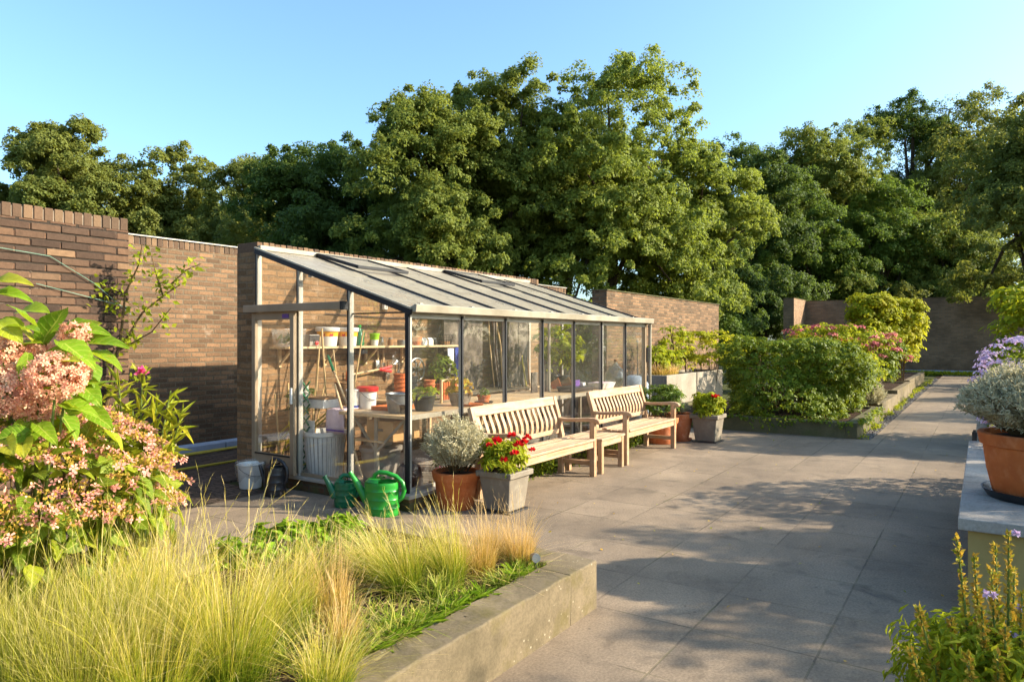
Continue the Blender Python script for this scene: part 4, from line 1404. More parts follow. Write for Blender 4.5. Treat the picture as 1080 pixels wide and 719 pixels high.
fl = thing('flower_pot', 'small pot of pink flowers on the floor inside the corner glass', 'flower pot', (5.55, 4.50, .02))
b = MB(); pot(b, .07, .09, .12, .006); b.build('pot', M_blackpl, fl, smooth=True)
bush('leaves', rng, L_box, fl, (.14, .14, .16), .22, 26, .05, 12, SMALL, .05, .03)
bush('flower_head', rng, leafmat('magenta_petals', [(200, 60, 110), (220, 90, 140)], .3, (230, 110, 150)), fl, (.15, .15, .17), .25, 14, .025, 14, SMALL, .03, .025)

# ---- on the table behind the front glass
def potted(label, loc, pr, potm, rng, leafm, R, zc, ncl, cr, per, tmpl, L, W, cat='potted plant', rim=.006, flowers=None, saucer=None, name='potted_plant', smooth=True, group=None, n_stem=6, flat=.8, up=.5):
    root = thing(name, label, cat, loc, group=group)
    b = MB(); pot(b, *pr, rim, .03); b.build('pot', potm, root, smooth=True)
    b = MB(); b.lathe([(pr[1] - .012, pr[2] - .034), (pr[1] * .5, pr[2] - .02), (.003, pr[2] - .018)], 20); b.build('soil', M_soil, root)
    bush('leaves', rng, leafm, root, R, zc, ncl, cr, per, tmpl, L, W, flat=flat, up=up)
    if n_stem:
        o = stems('stem', rng, M_stem, root, (R[0], R[1]), max(.05, zc - pr[2] + R[2] * .6), n_stem, .005)
        o.location = (0, 0, pr[2] - .03)
    if flowers:
        bush('flower_head', rng, flowers, root, tuple(r * 1.03 for r in R), zc, 8, .03, 14, SMALL, .04, .03, bottom=.1, inner=.95)
    if saucer:
        b = MB(); b.lathe([(pr[0] + .03, 0), (pr[0] + .055, .028), (pr[0] + .048, .028), (pr[0] + .02, .008)], 28); o = b.build('saucer', saucer, root, smooth=True); o.location = (0, 0, -.012)
    return root


TZ = .797
potted('dark grey pot of yellow green succulents inside the first front pane', (5.35, 4.62, TZ), (.085, .115, .15), M_blackpl, rng, L_lime, (.15, .13, .05), .17, 22, .035, 12, SMALL, .05, .035)
po = thing('plant_pot', 'small empty dark pot beside the succulent pot', 'pot', (5.02, 4.56, TZ)); b = MB(); pot(b, .05, .06, .09, .004); b.build('body', M_blackpl, po, smooth=True); b = MB(); b.lathe([(.048, .055), (.003, .058)], 16); b.build('soil', M_soil, po)
potted('grey pot of orange and yellow foliage on the front of the table', (5.98, 4.66, TZ), (.09, .13, .14), M_greypot, rng, L_orange, (.17, .14, .09), .20, 26, .05, 12, SMALL, .06, .04)
potted('small terracotta pot with green tuft beside the orange foliage', (6.36, 4.62, TZ), (.055, .07, .09), M_terra, rng, L_box, (.06, .06, .05), .11, 10, .03, 10, SMALL, .04, .025, saucer=M_blackpl)
ch = thing('folding_stool', 'orange striped folding seat standing on the table', 'stool', (6.22, 5.0, TZ))
b = MB()
for k in range(7):
    b.box(-.14 + k * .04, -.01, .03, -.115 + k * .04, .01, .24)
b.build('striped_slats', M_terra, ch)
b = MB(); b.box(-.15, -.015, .235, .15, .015, .26); b.box(-.15, -.015, .0, -.13, .015, .235); b.box(.13, -.015, 0, .15, .015, .235); b.build('frame', M_pine, ch, bevel=.003)
tr = thing('terracotta_saucer', 'terracotta saucer lying under the orange foliage pot', 'saucer', (6.02, 4.52, TZ - .001)); b = MB(); b.lathe([(.10, 0), (.125, .025), (.118, .025), (.09, .008)], 26); b.build('dish', M_terra, tr, smooth=True); b = MB(); b.lathe([(.09, .0085), (.003, .009)], 20); b.build('damp_ring', M_brownbox, tr)
# boards and canes against the back, behind panes two and three
bd = thing('dark_board', 'large dark board leaning against the greenhouse back wall', 'board', (8.0, 6.18, .77))
b = MB(); b.box(-.45, -.02, 0, .45, .015, 1.12); b.build('panel', M_darkwood, bd, bevel=.004)
b = MB(); b.box(-.46, -.025, 1.121, .46, .02, 1.15); b.build('top_batten', M_darkwood, bd)
for i in range(16):
    x0 = rng.uniform(8.55, 9.55); y0 = rng.uniform(5.95, 6.15); L = rng.uniform(.95, 1.38)
    b = MB(); b.tube([(0, 0, 0), (rng.uniform(-.05, .05), .06, L * .5), (rng.uniform(-.12, .12), .15, L)], [rng.uniform(.008, .016)] * 3, 7)
    o = b.build('garden_stake', [M_pole, M_darkwood, M_pole, M_brownbox][i % 4], smooth=True, loc=(x0, y0, .767))
    tag(o, 'wooden garden stake propped upright against the back wall', 'stake', 'garden stakes against the greenhouse back wall')
yp = thing('yellow_pole', 'bright yellow pole among the stakes in the greenhouse', 'pole', (9.25, 5.9, .767))
b = MB(); b.tube([(0, 0, 0), (.02, .2, 1.0)], .014, 8); b.build('shaft', M_yellow, yp, smooth=True); b = MB(); b.tube([(.0202, .202, 1.001), (.0206, .206, 1.03)], [.016, .012], 8); b.build('end_cap', M_blackpl, yp)
for (x, l) in ((7.95, 'short dark plank standing on the table by the white pipe'), (8.25, 'second short dark plank next to the white pipe')):
    pk = thing('plank', l, 'plank', (x, 4.95, TZ)); b = MB(); b.box(-.07, -.012, 0, .07, .012, .27); b.build('board', M_darkwood, pk, bevel=.003); b = MB(); b.box(-.068, -.016, .20, .068, -.0125, .225); b.build('batten', M_darkwood, pk)
wp = thing('white_pipe', 'white upright pipe supporting the roof inside the greenhouse', 'pipe', (8.25, 4.90, .02)); b = MB(); b.tube([(0, 0, 0), (0, 0, 1.96)], .02, 12); b.build('pipe', M_alu_white, wp, smooth=True); b = MB(); b.tube([(0, 0, 0.001), (0, 0, .012)], .05, 14); b.build('foot', M_alu, wp)
st = thing('seed_tray', 'black seed tray with purple packet on the table', 'tray', (8.52, 4.63, TZ))
b = MB(); b.frustum(.26, .13, 0, .29, .15, .07); b.build('tray', M_blackpl, st, bevel=.004)
b = MB(); b.box(-.05, -.02, .071, .07, .02, .15); b.build('packet', M_purple, st)
b = MB(); b.box(.12, -.04, .071, .2, .03, .11); b.build('white_tag', M_whitepl, st)
for (x, l, m) in ((8.75, 'brown pot leaning on its side near the purple packet', M_brownbox), (8.45, 'orange clay pot tipped over by the dark plank', M_terra)):
    po = thing('plant_pot', l, 'pot', (x, 4.98, TZ + .06)); b = MB(); pot(b, .05, .07, .13, .006); o = b.build('body', m, po, smooth=True); o.rotation_euler = (1.2, 0, .6); b = MB(); b.lathe([(.05, .06), (.003, .06)], 16); o = b.build('soil', M_soil, po); o.rotation_euler = (1.2, 0, .6)
wx = thing('white_crate', 'open white box on the table before the glass demijohn', 'box', (9.20, 4.58, TZ)); b = MB(); b.frustum(.17, .10, 0, .20, .13, .085); b.build('case', M_whitepl, wx, bevel=.004); b = MB(); b.box(-.17, -.10, .086, .17, .10, .09); b.build('paper', M_cloth, wx)
dj = thing('demijohn', 'large pear shaped glass demijohn near the far greenhouse corner', 'bottle', (9.70, 4.60, TZ))
b = MB(); b.lathe([(.10, 0), (.15, .03), (.175, .10), (.165, .18), (.11, .26), (.05, .31), (.03, .35), (.032, .37)], 28); b.build('glass_body', M_jar, dj, smooth=True); b = MB(); b.lathe([(.026, .371), (.028, .40), (.02, .405)], 14); b.build('stopper', M_brownbox, dj, smooth=True)
potted('tall tomato vine with yellow green leaves behind the middle panes', (8.95, 5.1, TZ), (.09, .12, .18), M_blackpl, rng, L_lime, (.34, .28, .42), .55, 44, .09, 16, SMALL, .085, .05, name='tomato_plant', cat='plant')
potted('leafy vine with darker foliage beside the far greenhouse wall', (9.35, 5.5, TZ), (.09, .12, .18), M_blackpl, rng, L_shrub, (.32, .25, .38), .52, 40, .09, 15, SMALL, .08, .045, name='climbing_vine', cat='plant')
potted('low leafy plant behind the fourth pane on the back bench', (7.4, 6.05, .767), (.08, .1, .14), M_terra, rng, L_shrub, (.2, .16, .22), .32, 24, .07, 14, SMALL, .07, .04)
bdp = thing('dark_cabinet', 'tall dark cabinet standing against the greenhouse wall behind the vines', 'cabinet', (9.15, 6.14, .767)); b = MB(); b.box(-.28, -.14, .0, .28, .18, 1.2); b.build('case', M_darkwood, bdp, bevel=.006); b = MB(); b.box(-.27, -.155, .02, -.005, -.142, 1.18); b.box(.005, -.155, .02, .27, -.142, 1.18); b.build('door', M_darkwood, bdp, bevel=.004)
# barrel outside the far end
br = thing('rain_barrel', 'grey blue plastic rain barrel at the far end of the greenhouse', 'barrel', (10.42, 4.62, 0))
b = MB(); b.lathe([(.21, 0), (.23, .02), (.26, .30), (.26, .55), (.23, .80), (.15, .90), (.08, .93)], 30); b.build('body', simple('grey_blue_plastic', (140, 152, 164), (116, 128, 140), 4, .5, .4), br, smooth=True)
b = MB(); b.lathe([(.262, .30), (.268, .315), (.262, .33)], 30, close=False); b.lathe([(.262, .54), (.268, .555), (.262, .57)], 30, close=False); b.build('hoop', M_bluestone, br, smooth=True)
# ------------------------------------------------------------------ teak benches and table
def make_bench(label, L=1.62):
    root = thing('garden_bench', label, 'bench')
    for x in (0, L - .062):
        b = MB(); b.box(x, 0, 0, x + .06, .06, .60); b.build('leg', M_teak_v, root, bevel=.005)
        b = MB()
        b.prism([(.40, 0), (.46, 0), (.46, .40), (.49, .62), (.555, .84), (.515, .86), (.45, .64), (.40, .43)], x, x + .06, lambda a, z, t: (t, a, z))
        b.build('leg', M_teak_v, root, bevel=.005)
        b = MB()
        prof_t = [(.47, .625), (.36, .617), (.20, .628), (.08, .640), (.0, .640), (-.045, .625), (-.065, .60), (-.055, .578), (-.03, .575), (-.01, .59), (.06, .601), (.20, .590), (.36, .583), (.47, .588)]
        b.prism(prof_t, x - .004, x + .066, lambda a, z, t: (t, a, z)); b.build('armrest', M_teak_y, root, bevel=.006, smooth=True)
        b = MB(); b.box(x + .012, .061, .12, x + .05, .399, .165); b.build('stretcher', M_teak_y, root, bevel=.004)
        b = MB(); b.box(x + .008, .061, .325, x + .05, .399, .395); b.build('side_rail', M_teak_y, root, bevel=.004)
    b = MB(); b.box(.061, .008, .32, L - .063, .04, .398); b.build('front_rail', M_teak, root, bevel=.004)
    b = MB(); b.box(.061, .42, .33, L - .063, .45, .398); b.build('back_rail', M_teak, root, bevel=.004)
    b = MB()
    ys = np.linspace(-.022, .372, 6)
    for i in range(5):
        z = .400 - .010 * sin(PI * (i + .5) / 5)
        b.box(.002 if 0 < i < 4 else .062, ys[i] if i else -.015, z, L - .004 if 0 < i < 4 else L - .064, ys[i + 1] - .012, z + .022)
    b.build('seat', M_teak, root, bevel=.004)
    b = MB()
    b.add([(.061, .528, .755), (L - .063, .528, .755), (L - .063, .556, .85), (.061, .556, .85), (.061, .498, .765), (L - .063, .498, .765), (L - .063, .522, .86), (.061, .522, .86)],
          [(0, 1, 2, 3), (7, 6, 5, 4), (4, 5, 1, 0), (3, 2, 6, 7), (0, 3, 7, 4), (1, 5, 6, 2)])
    b.build('top_rail', M_teak, root, bevel=.005)
    b = MB()
    b.bar((.061, .452, .475), (L - .063, .452, .475), .028, .05); b.build('lower_back_rail', M_teak, root, bevel=.004)
    n = 15
    for i in range(n):
        x = .061 + (L - .124) * (i + .5) / n
        pts = [(.455, .49), (.445, .55), (.452, .61), (.475, .67), (.498, .72), (.512, .762)]
        b = MB()
        w, th = .046, .014
        vs, fs = [], []
        for (y, z) in pts:
            vs += [(x - w / 2, y, z), (x + w / 2, y, z), (x + w / 2, y + th, z + .004), (x - w / 2, y + th, z + .004)]
        for k in range(len(pts) - 1):
            o = k * 4
            for q in range(4):
                fs.append((o + q, o + (q + 1) % 4, o + 4 + (q + 1) % 4, o + 4 + q))
        fs += [(3, 2, 1, 0), tuple(len(vs) - 4 + q for q in range(4))]
        b.add(vs, fs)
        b.build('back_slat', M_teak_v, root)
    return root


b1 = make_bench('sun bleached teak bench beside the planter of red flowers')
b1.location = (5.35, 3.53, 0)
b2 = copy_tree(b1)
b2['label'] = 'teak bench beyond the little wooden table, before the terracotta pots'
b2.location = (7.76, 3.53, 0)
for o_ in (b1, b2):
    o_['group'] = 'teak benches along the greenhouse'
tb = thing('side_table', 'small square teak table standing between the two benches', 'table', (7.10, 3.535, 0))
b = MB()
for i in range(5):
    b.box(-.01, -.01 + i * .098, .368, .60, -.01 + i * .098 + .090, .392)
b.build('table_top', M_teak, tb, bevel=.004)
for x in (0, .53):
    for y in (.0, .41):
        b = MB(); b.box(x, y, 0, x + .055, y + .055, .367); b.build('leg', M_teak_v, tb, bevel=.004)
    b = MB(); b.box(x + .012, .056, .10, x + .043, .409, .14); b.build('stretcher', M_teak_y, tb, bevel=.003)
    b = MB(); b.box(x + .008, .056, .30, x + .046, .409, .366); b.build('apron', M_teak_y, tb, bevel=.003)
b = MB(); b.box(.056, .006, .30, .529, .04, .366); b.box(.056, .42, .30, .529, .455, .366); b.build('apron', M_teak, tb, bevel=.003)


# ------------------------------------------------------------------ pots outside
def square_planter(label, loc, s, leafm, rng, foot=False, flower=L_red):
    root = thing('flower_planter', label, 'planter', loc)
    b = MB()
    b.frustum(.128 * s, .128 * s, .012, .163 * s, .163 * s, .315 * s)
    b.build('body', M_greypot, root, bevel=.012)
    b = MB()
    R, r = .186 * s, .150 * s
    z0, z1 = .305 * s, .355 * s
    for (x0, y0, x1, y1) in ((-R, -R, R, -r), (-R, r, R, R), (-R, -r, -r, r), (r, -r, R, r)):
        b.box(x0, y0, z0, x1, y1, z1)
    b.build('rim', M_greypot, root, bevel=.008)
    b = MB(); b.box(-r, -r, z0 + .02, r, r, z0 + .03); b.build('soil', M_soil, root)
    b = MB(); b.box(-.16 * s, -.16 * s, 0, .16 * s, .16 * s, .0115); b.build('saucer', M_blackpl, root, bevel=.004)
    o = bush('leaves', rng, leafm, root, (.20 * s, .19 * s, .17 * s), .46 * s, 120, .05 * s, 18, NARROW, .065, .022, bottom=-.55)
    o = stems('stem', rng, M_greenstem, root, (.15 * s, .15 * s), .22 * s, 16, .004); o.location = (0, 0, .32 * s)
    return root


def red_flower(root, p, r, rng, m=L_red):
    """one many-petalled rosette"""
    n = 26
    d = rdir(rng, n)
    d[:, 2] = np.abs(d[:, 2]) * .8 + .1
    V, Fs = inst(SMALL, np.tile(np.zeros(3), (n, 1)) + d * r * .25, d + rng.normal(size=(n, 3)) * .15, rdir(rng, n), r, r * .75)
    link('flower_head', mesh_np('flower_head', V, Fs), m, root, p)


rng = np.random.default_rng(31)
gp = square_planter('grey square planter of red flowers by the end of the first bench', (5.16, 3.52, 0), 1.0, L_lime, rng)
for (u, v, dp) in ((531, 486, 5.78), (543, 479, 5.76), (524, 466, 5.86), (553, 467, 5.84), (561, 475, 5.88), (540, 460, 5.96), (547, 470, 5.9), (516, 470, 6.0), (556, 462, 6.0)):
    red_flower(gp, tuple(at(u, v, dp) - np.array((5.16, 3.52, 0))), rng.uniform(.030, .046), rng)
gp2 = square_planter('grey square planter of yellow green plants with few red blooms past the benches', (10.28, 3.38, 0), 1.14, L_lime, rng)
for p in ((-.10, -.12, .66), (.05, -.12, .64), (.14, -.10, .62)):
    red_flower(gp2, p, .05, rng)


def terracotta(label, loc, prof, m=M_terra, foot=None):
    root = thing('terracotta_pot', label, 'flower pot', loc)
    b = MB(); pot(b, *prof, rim=.016, rimh=.075, wall_=.02, n=44); b.build('pot', m, root, smooth=True)
    b = MB(); b.lathe([(prof[1] - .028, prof[2] - .034), (prof[1] * .5, prof[2] - .018), (.003, prof[2] - .015)], 24); b.build('soil', M_soil, root)
    return root


def silver_bush(root, rng, R, z0, n, L=.10):
    """upright fine shoots clothed in narrow silver leaves"""
    q = np.sqrt(rng.uniform(0, 1, n)); a = rng.uniform(0, 2 * PI, n)
    tip = np.stack([np.cos(a) * q * R[0], np.sin(a) * q * R[1], R[2] * np.sqrt(np.clip(1 - q * q * .8, 0, 1)) * rng.uniform(.78, 1.08, n)], 1)
    base = tip * np.array((.35, .35, 0))
    ts = np.linspace(.25, 1, 11)
    P = base[:, None] * (1 - ts[None, :, None]) + tip[:, None] * ts[None, :, None]
    P[..., 2] += .02 * np.sin(ts * 3)[None]
    ax = norm(tip - base)
    P = P.reshape(-1, 3); AX = np.repeat(ax, len(ts), 0)
    P = np.repeat(P, 3, 0); AX = np.repeat(AX, 3, 0)
    d = rdir(rng, len(P))
    fw = norm(AX * .9 + d)
    V, Fs = inst(NARROW, P, fw, rdir(rng, len(P)), L * .42 * rng.uniform(.7, 1.2, len(P)), L * .085)
    V[:, 2] += z0
    link('leaves', mesh_np('leaves', V, Fs), L_silver, root)
    b = MB()
    for i in range(0, n, 6):
        b.tube([base[i] + (0, 0, z0), (base[i] + tip[i]) / 2 + (0, 0, z0 + .01), tip[i] + (0, 0, z0)], [.004, .003, .002], 4)
    b.build('stem', M_stem, root)


tp = terracotta('terracotta pot of silver lavender cotton beside the greenhouse corner', (4.98, 3.92, 0), (.150, .205, .33))
silver_bush(tp, rng, (.31, .31, .47), .33, 420, .085)
tp2 = terracotta('pale terracotta pot of dense green shrub behind the end of the far bench', (9.76, 3.90, 0), (.19, .235, .37), M_terra_pale)
bush('leaves', rng, L_box, tp2, (.34, .34, .27), .60, 150, .06, 26, NARROW, .06, .018, bottom=-.5, up=.9)
o = stems('stem', rng, M_stem, tp2, (.25, .25), .3, 14, .005); o.location = (0, 0, .33)
tp3 = terracotta('smaller pale terracotta pot tucked behind the pot of green shrub', (10.17, 3.78, 0), (.13, .20, .40), M_terra_pale)
silver_bush(tp3, rng, (.16, .16, .18), .39, 60, .09)
b = MB(); b.lathe([(.17, 0), (.19, .03), (.18, .03), (.15, .01)], 26); o = b.build('saucer', M_terra_pale, tp3, smooth=True)
# big pot on the plinth
tp4 = terracotta('large terracotta pot of silver lavender cotton on the plinth slab', (5.37, -.32, .558), (.275, .338, .37))
silver_bush(tp4, rng, (.46, .46, .43), .35, 1300, .09)
b = MB(); b.lathe([(.26, -.027), (.30, -.026), (.335, .026), (.325, .026), (.29, -.008), (.24, -.006)], 44); b.build('saucer', M_blackpl, tp4, smooth=True)


# ------------------------------------------------------------------ watering cans and bucket
def watering_can(label, loc, rz, rx, ry, h, m, m2, tall=False):
    root = thing('watering_can', label, 'watering can', loc, rz)
    b = MB()
    pr = [(.94, 0), (1.0, .012)]
    for k in range(1, 8):
        z = h * k / 8
        pr += [(1.0 + .0 * k, z - .006), (1.025, z), (1.0, z + .006)] if k in (2, 4, 6) else [(1.0, z)]
    pr += [(1.0, h * .93), (.97, h), (.90, h), (.88, h * .93), (.3, h * .92)]
    b.lathe([(r * rx, z) for r, z in pr], 36, sy=ry / rx)
    b.build('body', m, root, smooth=True)
    # half cover over the front of the opening
    b = MB()
    n = 16
    vs = [(-.0 * rx, -ry * .9, h * 1.0), (-.0 * rx, ry * .9, h * 1.0)]
    ring = [(-cos(a) * rx * .96, sin(a) * ry * .96, h * 1.0 + .004) for a in np.linspace(-PI / 2, PI / 2, n)]
    ring2 = [(x * .82, y * .82, h * 1.0 + .028) for x, y, z in ring]
    b.add(ring + ring2, [(i, i + 1, n + i + 1, n + i) for i in range(n - 1)] + [tuple(range(2 * n - 1, n - 1, -1))])
    b.build('cover', m, root, smooth=True)
    # spout rising from the foot
    b = MB()
    if tall:
        b.tube([(-rx * .85, 0, h * .25), (-rx * 1.25, 0, h * .6), (-rx * 1.7, 0, h * 1.05)], [.030, .022, .015], 12)
    else:
        b.tube([(-rx * .80, 0, h * .42), (-rx * 1.15, 0, h * .66), (-rx * 1.55, 0, h * .98), (-rx * 1.85, 0, h * 1.22)], [.050, .036, .024, .019], 14)
        b.tube([(-rx * 1.83, 0, h * 1.205), (-rx * 1.90, 0, h * 1.26)], [.023, .024], 14)
    b.build('spout', m, root, smooth=True)
    b = MB()
    pts = [(-rx * .50, 0, h * 1.02), (-rx * .42, 0, h * 1.20), (-rx * .15, 0, h * 1.28), (rx * .30, 0, h * 1.26), (rx * .85, 0, h * 1.16), (rx * 1.22, 0, h * .98), (rx * 1.32, 0, h * .74), (rx * 1.18, 0, h * .52), (rx * .96, 0, h * .42)]
    b.tube(pts, .019 if not tall else .016, 12)
    b.build('handle', m2, root, smooth=True)
    return root


LEFT = math.atan2(-.832, .555)        # local +x points to the photo's right
watering_can('large bright green watering can in front of the glass corner', (4.42, 4.29, 0), LEFT - .12, .150, .115, .285, M_greenpl, M_greenpl)
watering_can('smaller dark green watering can behind the large one', (4.46, 4.78, 0), LEFT + .1, .098, .085, .22, M_greenpl2, M_greenpl2)
watering_can('black watering can standing at the sliding door', (4.40, 5.68, 0), LEFT - .25, .10, .10, .275, M_blackpl, M_blackpl, True)
bk = bucket('white bucket lined with a clear plastic bag by the brick wall end', (4.50, 6.20, 0), .105, .128, .245, M_whitepl, None, None, True)
b = MB()
n = 30
rngb = np.random.default_rng(8)
prof = [(.122, .215), (.126, .262), (.142, .268), (.148, .24), (.146, .17), (.142, .10)]
vs, fs = [], []
for j, (r, z) in enumerate(prof):
    for k in range(n):
        a = 2 * PI * k / n
        rr = r + (.006 * sin(k * 2.3 + j) + rngb.uniform(-.003, .003)) * (j > 1)
        vs.append((rr * cos(a), rr * sin(a), z + .014 * sin(k * 1.1 + .5) * (j > 2) * (j - 2) * .8))
for j in range(len(prof) - 1):
    for k in range(n):
        k2 = (k + 1) % n
        fs.append((j * n + k, j * n + k2, (j + 1) * n + k2, (j + 1) * n + k))
b.add(vs, fs); b.build('bag_liner', M_bag, bk, smooth=True)
hs = thing('garden_hose', 'yellow hose lying along the pale kerb by the brick wall', 'hose', (0, 0, 0))
b = MB()
xs = np.linspace(1.5, 6.2, 40)
b.tube([(x, 8.55 + .06 * sin(x * 2.1), .02) for x in xs], .014, 7)
b.tube([(x, 8.42 + .16 * sin(x * 1.2 + 1), .02) for x in xs], .014, 7)
b.tube([(x, 7.75 + .12 * sin(x * .9), .014) for x in xs], .014, 7)
b.tube([(3.1 + .5 * cos(a), 6.45 + .22 * sin(a), .014 + .01 * (a > 6.3)) for a in np.linspace(0, 4 * PI, 60)], .014, 7)
b.build('tubing', M_yellow, hs, smooth=True)
gr = thing('garden_light', 'small round metal spotlight head at the bed corner', 'lamp', (3.27, 2.03, .24))
b = MB(); b.tube([(0, 0, 0), (0, 0, .06)], .008, 8); b.build('spike', M_blackpl, gr)
b = MB(); b.tube([(.02, .03, .07), (0, 0, .075), (-.02, -.02, .078)], [.018, .024, .024], 16); b.build('head', M_zinc, gr, smooth=True)

# ------------------------------------------------------------------ feather grasses
def feather(label, u, v, h, n, m, lean=.30, wind=(0, 0), base_r=.07, seeds=30, group=None, seed=0, wid=.0017, z=.235):
    n = int(n * 0.95)
    seeds = int(seeds * 1.3)
    d = (CAMH - z) * F / (v - HY)
    p = at(u, v, d)
    rng = np.random.default_rng(seed + 100)
    root = thing('feather_grass', label, 'grass', (p[0], p[1], z), group=group)
    V1, F1, T1 = blades(rng, n, base_r * 1.25, h * .92, lean * 1.15, wid, wind, 6, .3, .5)
    V2, F2, T2 = blades(rng, n // 3, base_r, h * .62, lean * 2.3, wid, wind, 6, .3, .5)
    V, Fs = merge([(V1, F1), (V2, F2)])
    V4, F4, T4 = blades(rng, max(12, n // 9), base_r * 1.3, h * .5, 1.3, wid * 1.3, wind, 6, .3, .6, curl=1.3)
    V4[:, 2] = np.maximum(V4[:, 2], .004)
    V, Fs = merge([(V, Fs), (V4, F4)])
    sh_ = rng.uniform(-.14, .10)
    link('blades', mesh_np('blades', V, Fs, np.concatenate([T1 + sh_, T2 * .75 + sh_, T4 * .5 + rng.uniform(.3, .6)])), m, root)
    if seeds:
        V, Fs, T = blades(rng, seeds, base_r * .8, h * 1.36, lean * .8, wid * 1.15, wind, 7, .7, .35)
        # fluffy awns on the upper third of each stalk
        S = V.reshape(seeds, -1, 3)
        P = []
        for f_ in np.linspace(.80, 1.0, 3):
            i = f_ * 7
            k = min(6, int(i)); w = i - k
            P.append((S[:, 2 * k] * (1 - w) + S[:, 2 * k + 2] * w))
        P = np.concatenate(P)
        P = np.repeat(P, 1, 0)
        ax = np.tile(norm(S[:, -1] - S[:, -5]), (3, 1))
        V3, F3 = inst(AWN, P, ax + rdir(rng, len(P)) * .25, rdir(rng, len(P)), .05 * rng.uniform(.6, 1.3, len(P)), .0014)
        Va, Fa = merge([(V, Fs), (V3, F3)])
        link('seed_stalk', mesh_np('seed_stalk', Va, Fa, np.concatenate([T * .3 + .62, np.full(len(V3), .92)])), m, root)
    return root


GG = 'feather grasses in the near bed'
LG = 'feather grass clump with yellow green foot and straw tips in the near bed'
LGG = 'greener feather grass clump at the near edge of the bed under the hydrangea'
LGS = 'short orange straw coloured grass tuft near the corner of the bed'
i = 0
for (u, v, h, n, m, lean, wind, sd, lab, br) in (
    (-30, 742, .42, 620, G_stipa_green, .34, (.10, -.05), 10, LGG, .10),
    (45, 750, .44, 700, G_stipa_green, .34, (.08, 0), 14, LGG, .10),
    (125, 745, .54, 760, G_stipa_green, .30, (.06, 0), 24, LGG, .10),
    (60, 690, .40, 600, G_stipa_green, .30, (.05, 0), 10, LGG, .09),
    (180, 705, .56, 950, G_stipa, .24, (.02, .0), 30, LG, .10),
    (150, 655, .48, 700, G_stipa, .22, (.02, 0), 22, LG, .09),
    (245, 730, .56, 950, G_stipa, .32, (.04, -.04), 24, LG, .10),
    (300, 672, .42, 700, G_stipa, .30, (.0, .02), 22, LG, .09),
    (350, 655, .34, 420, G_stipa_straw, .3, (-.05, .06), 20, LG, .06),
    (425, 628, .38, 820, G_stipa, .36, (-.16, .20), 26, LG, .08),
    (395, 610, .28, 560, G_stipa, .40, (-.20, .22), 22, LG, .08),
    (475, 620, .38, 560, G_stipa, .26, (-.10, .12), 26, LG, .06),
    (362, 690, .24, 360, G_stipa_straw, .22, (.0, 0), 12, LGS, .04),
    (505, 606, .29, 560, G_stipa_straw, .30, (-.06, .06), 26, LGS, .07),
    (548, 597, .30, 560, G_stipa_straw, .24, (.02, .02), 22, LGS, .06),
    (520, 590, .25, 460, G_stipa_straw, .30, (-.02, .02), 20, LGS, .06),
    (20, 770, .50, 700, G_stipa_green, .30, (.06, 0), 16, LGG, .10),
    (85, 775, .50, 700, G_stipa_green, .30, (.05, 0), 16, LGG, .10),
    (-60, 760, .50, 600, G_stipa_green, .30, (.08, 0), 12, LGG, .10),
    (10, 715, .48, 600, G_stipa_green, .30, (.05, 0), 14, LGG, .10),
    (105, 700, .50, 600, G_stipa, .28, (.05, 0), 16, LG, .10),
    (160, 765, .44, 700, G_stipa, .36, (.04, -.04), 14, LG, .10),
    (90, 640, .36, 500, G_stipa_green, .30, (.02, 0), 10, LGG, .08),
    (345, 735, .30, 500, G_stipa, .46, (.1, -.1), 14, LG, .07),
    (455, 600, .26, 420, G_stipa, .34, (-.1, .1), 20, LG, .07),
    (335, 612, .24, 400, G_stipa, .36, (0, 0), 22, LG, .08),
):
    i += 1
    feather(lab, u, v, h, n, m, lean, wind, br, sd, GG if lab == LG else ('greener grasses by the hydrangea' if lab == LGG else 'orange straw grass tufts by the bed corner'), i)

# low green cover between the tufts
rng = np.random.default_rng(77)
pc = []
for (u, v, n_, hh) in ((560, 605, 10, .07), (530, 618, 10, .08), (500, 630, 10, .09), (470, 640, 10, .10), (440, 655, 12, .10), (410, 668, 12, .10), (380, 690, 10, .10), (360, 710, 8, .08), (400, 600, 8, .10), (370, 580, 10, .12), (345, 572, 10, .10), (405, 575, 8, .10), (430, 590, 6, .10), (320, 590, 8, .1), (290, 610, 8, .1), (200, 690, 12, .12), (270, 700, 12, .12), (215, 660, 12, .14), (265, 655, 12, .14), (310, 700, 10, .12), (140, 700, 10, .12), (320, 650, 10, .12)):
    d = (CAMH - .24) * F / (v - HY)
    c = at(u, v, d)
    for q in range(int(n_ * .7)):
        o = rng.normal(0, .08, 2)
        y = max(2.04, c[1] + o[1])
        pc.append(blades(rng, 26, .04, hh * rng.uniform(.7, 1.7), .9, .0075, (0, 0), 4, .2, .5, base_c=(min(3.3, c[0] + o[0]), y, .235)))
V, Fs = merge([(a, b_) for a, b_, _ in pc])
o = link('ground_cover', mesh_np('ground_cover', V, Fs, np.concatenate([c for _, _, c in pc])), G_low)
o['kind'] = 'stuff'
o['label'] = 'fresh green grassy cover between the feather grass tufts'
pc = []
for q in range(420):
    c = np.array((rng.uniform(-.2, 3.3), 0, .243)); c[1] = rng.uniform(2.04, 3.4)
    n_ = 9
    pc.append(inst(AWN, c + rng.normal(0, .06, (n_, 3)) * (1, .8, .1), rdir(rng, n_) * (1, 1, .25), np.tile((0, 0, 1.0), (n_, 1)) + rng.normal(size=(n_, 3)) * .4, rng.uniform(.08, .22, n_), rng.uniform(.002, .004, n_)))
V, Fs = merge(pc)
V[:, 1] = np.maximum(V[:, 1], 1.9)
o = link('thatch', mesh_np('thatch', V, Fs), M_thatch)
o['kind'] = 'stuff'
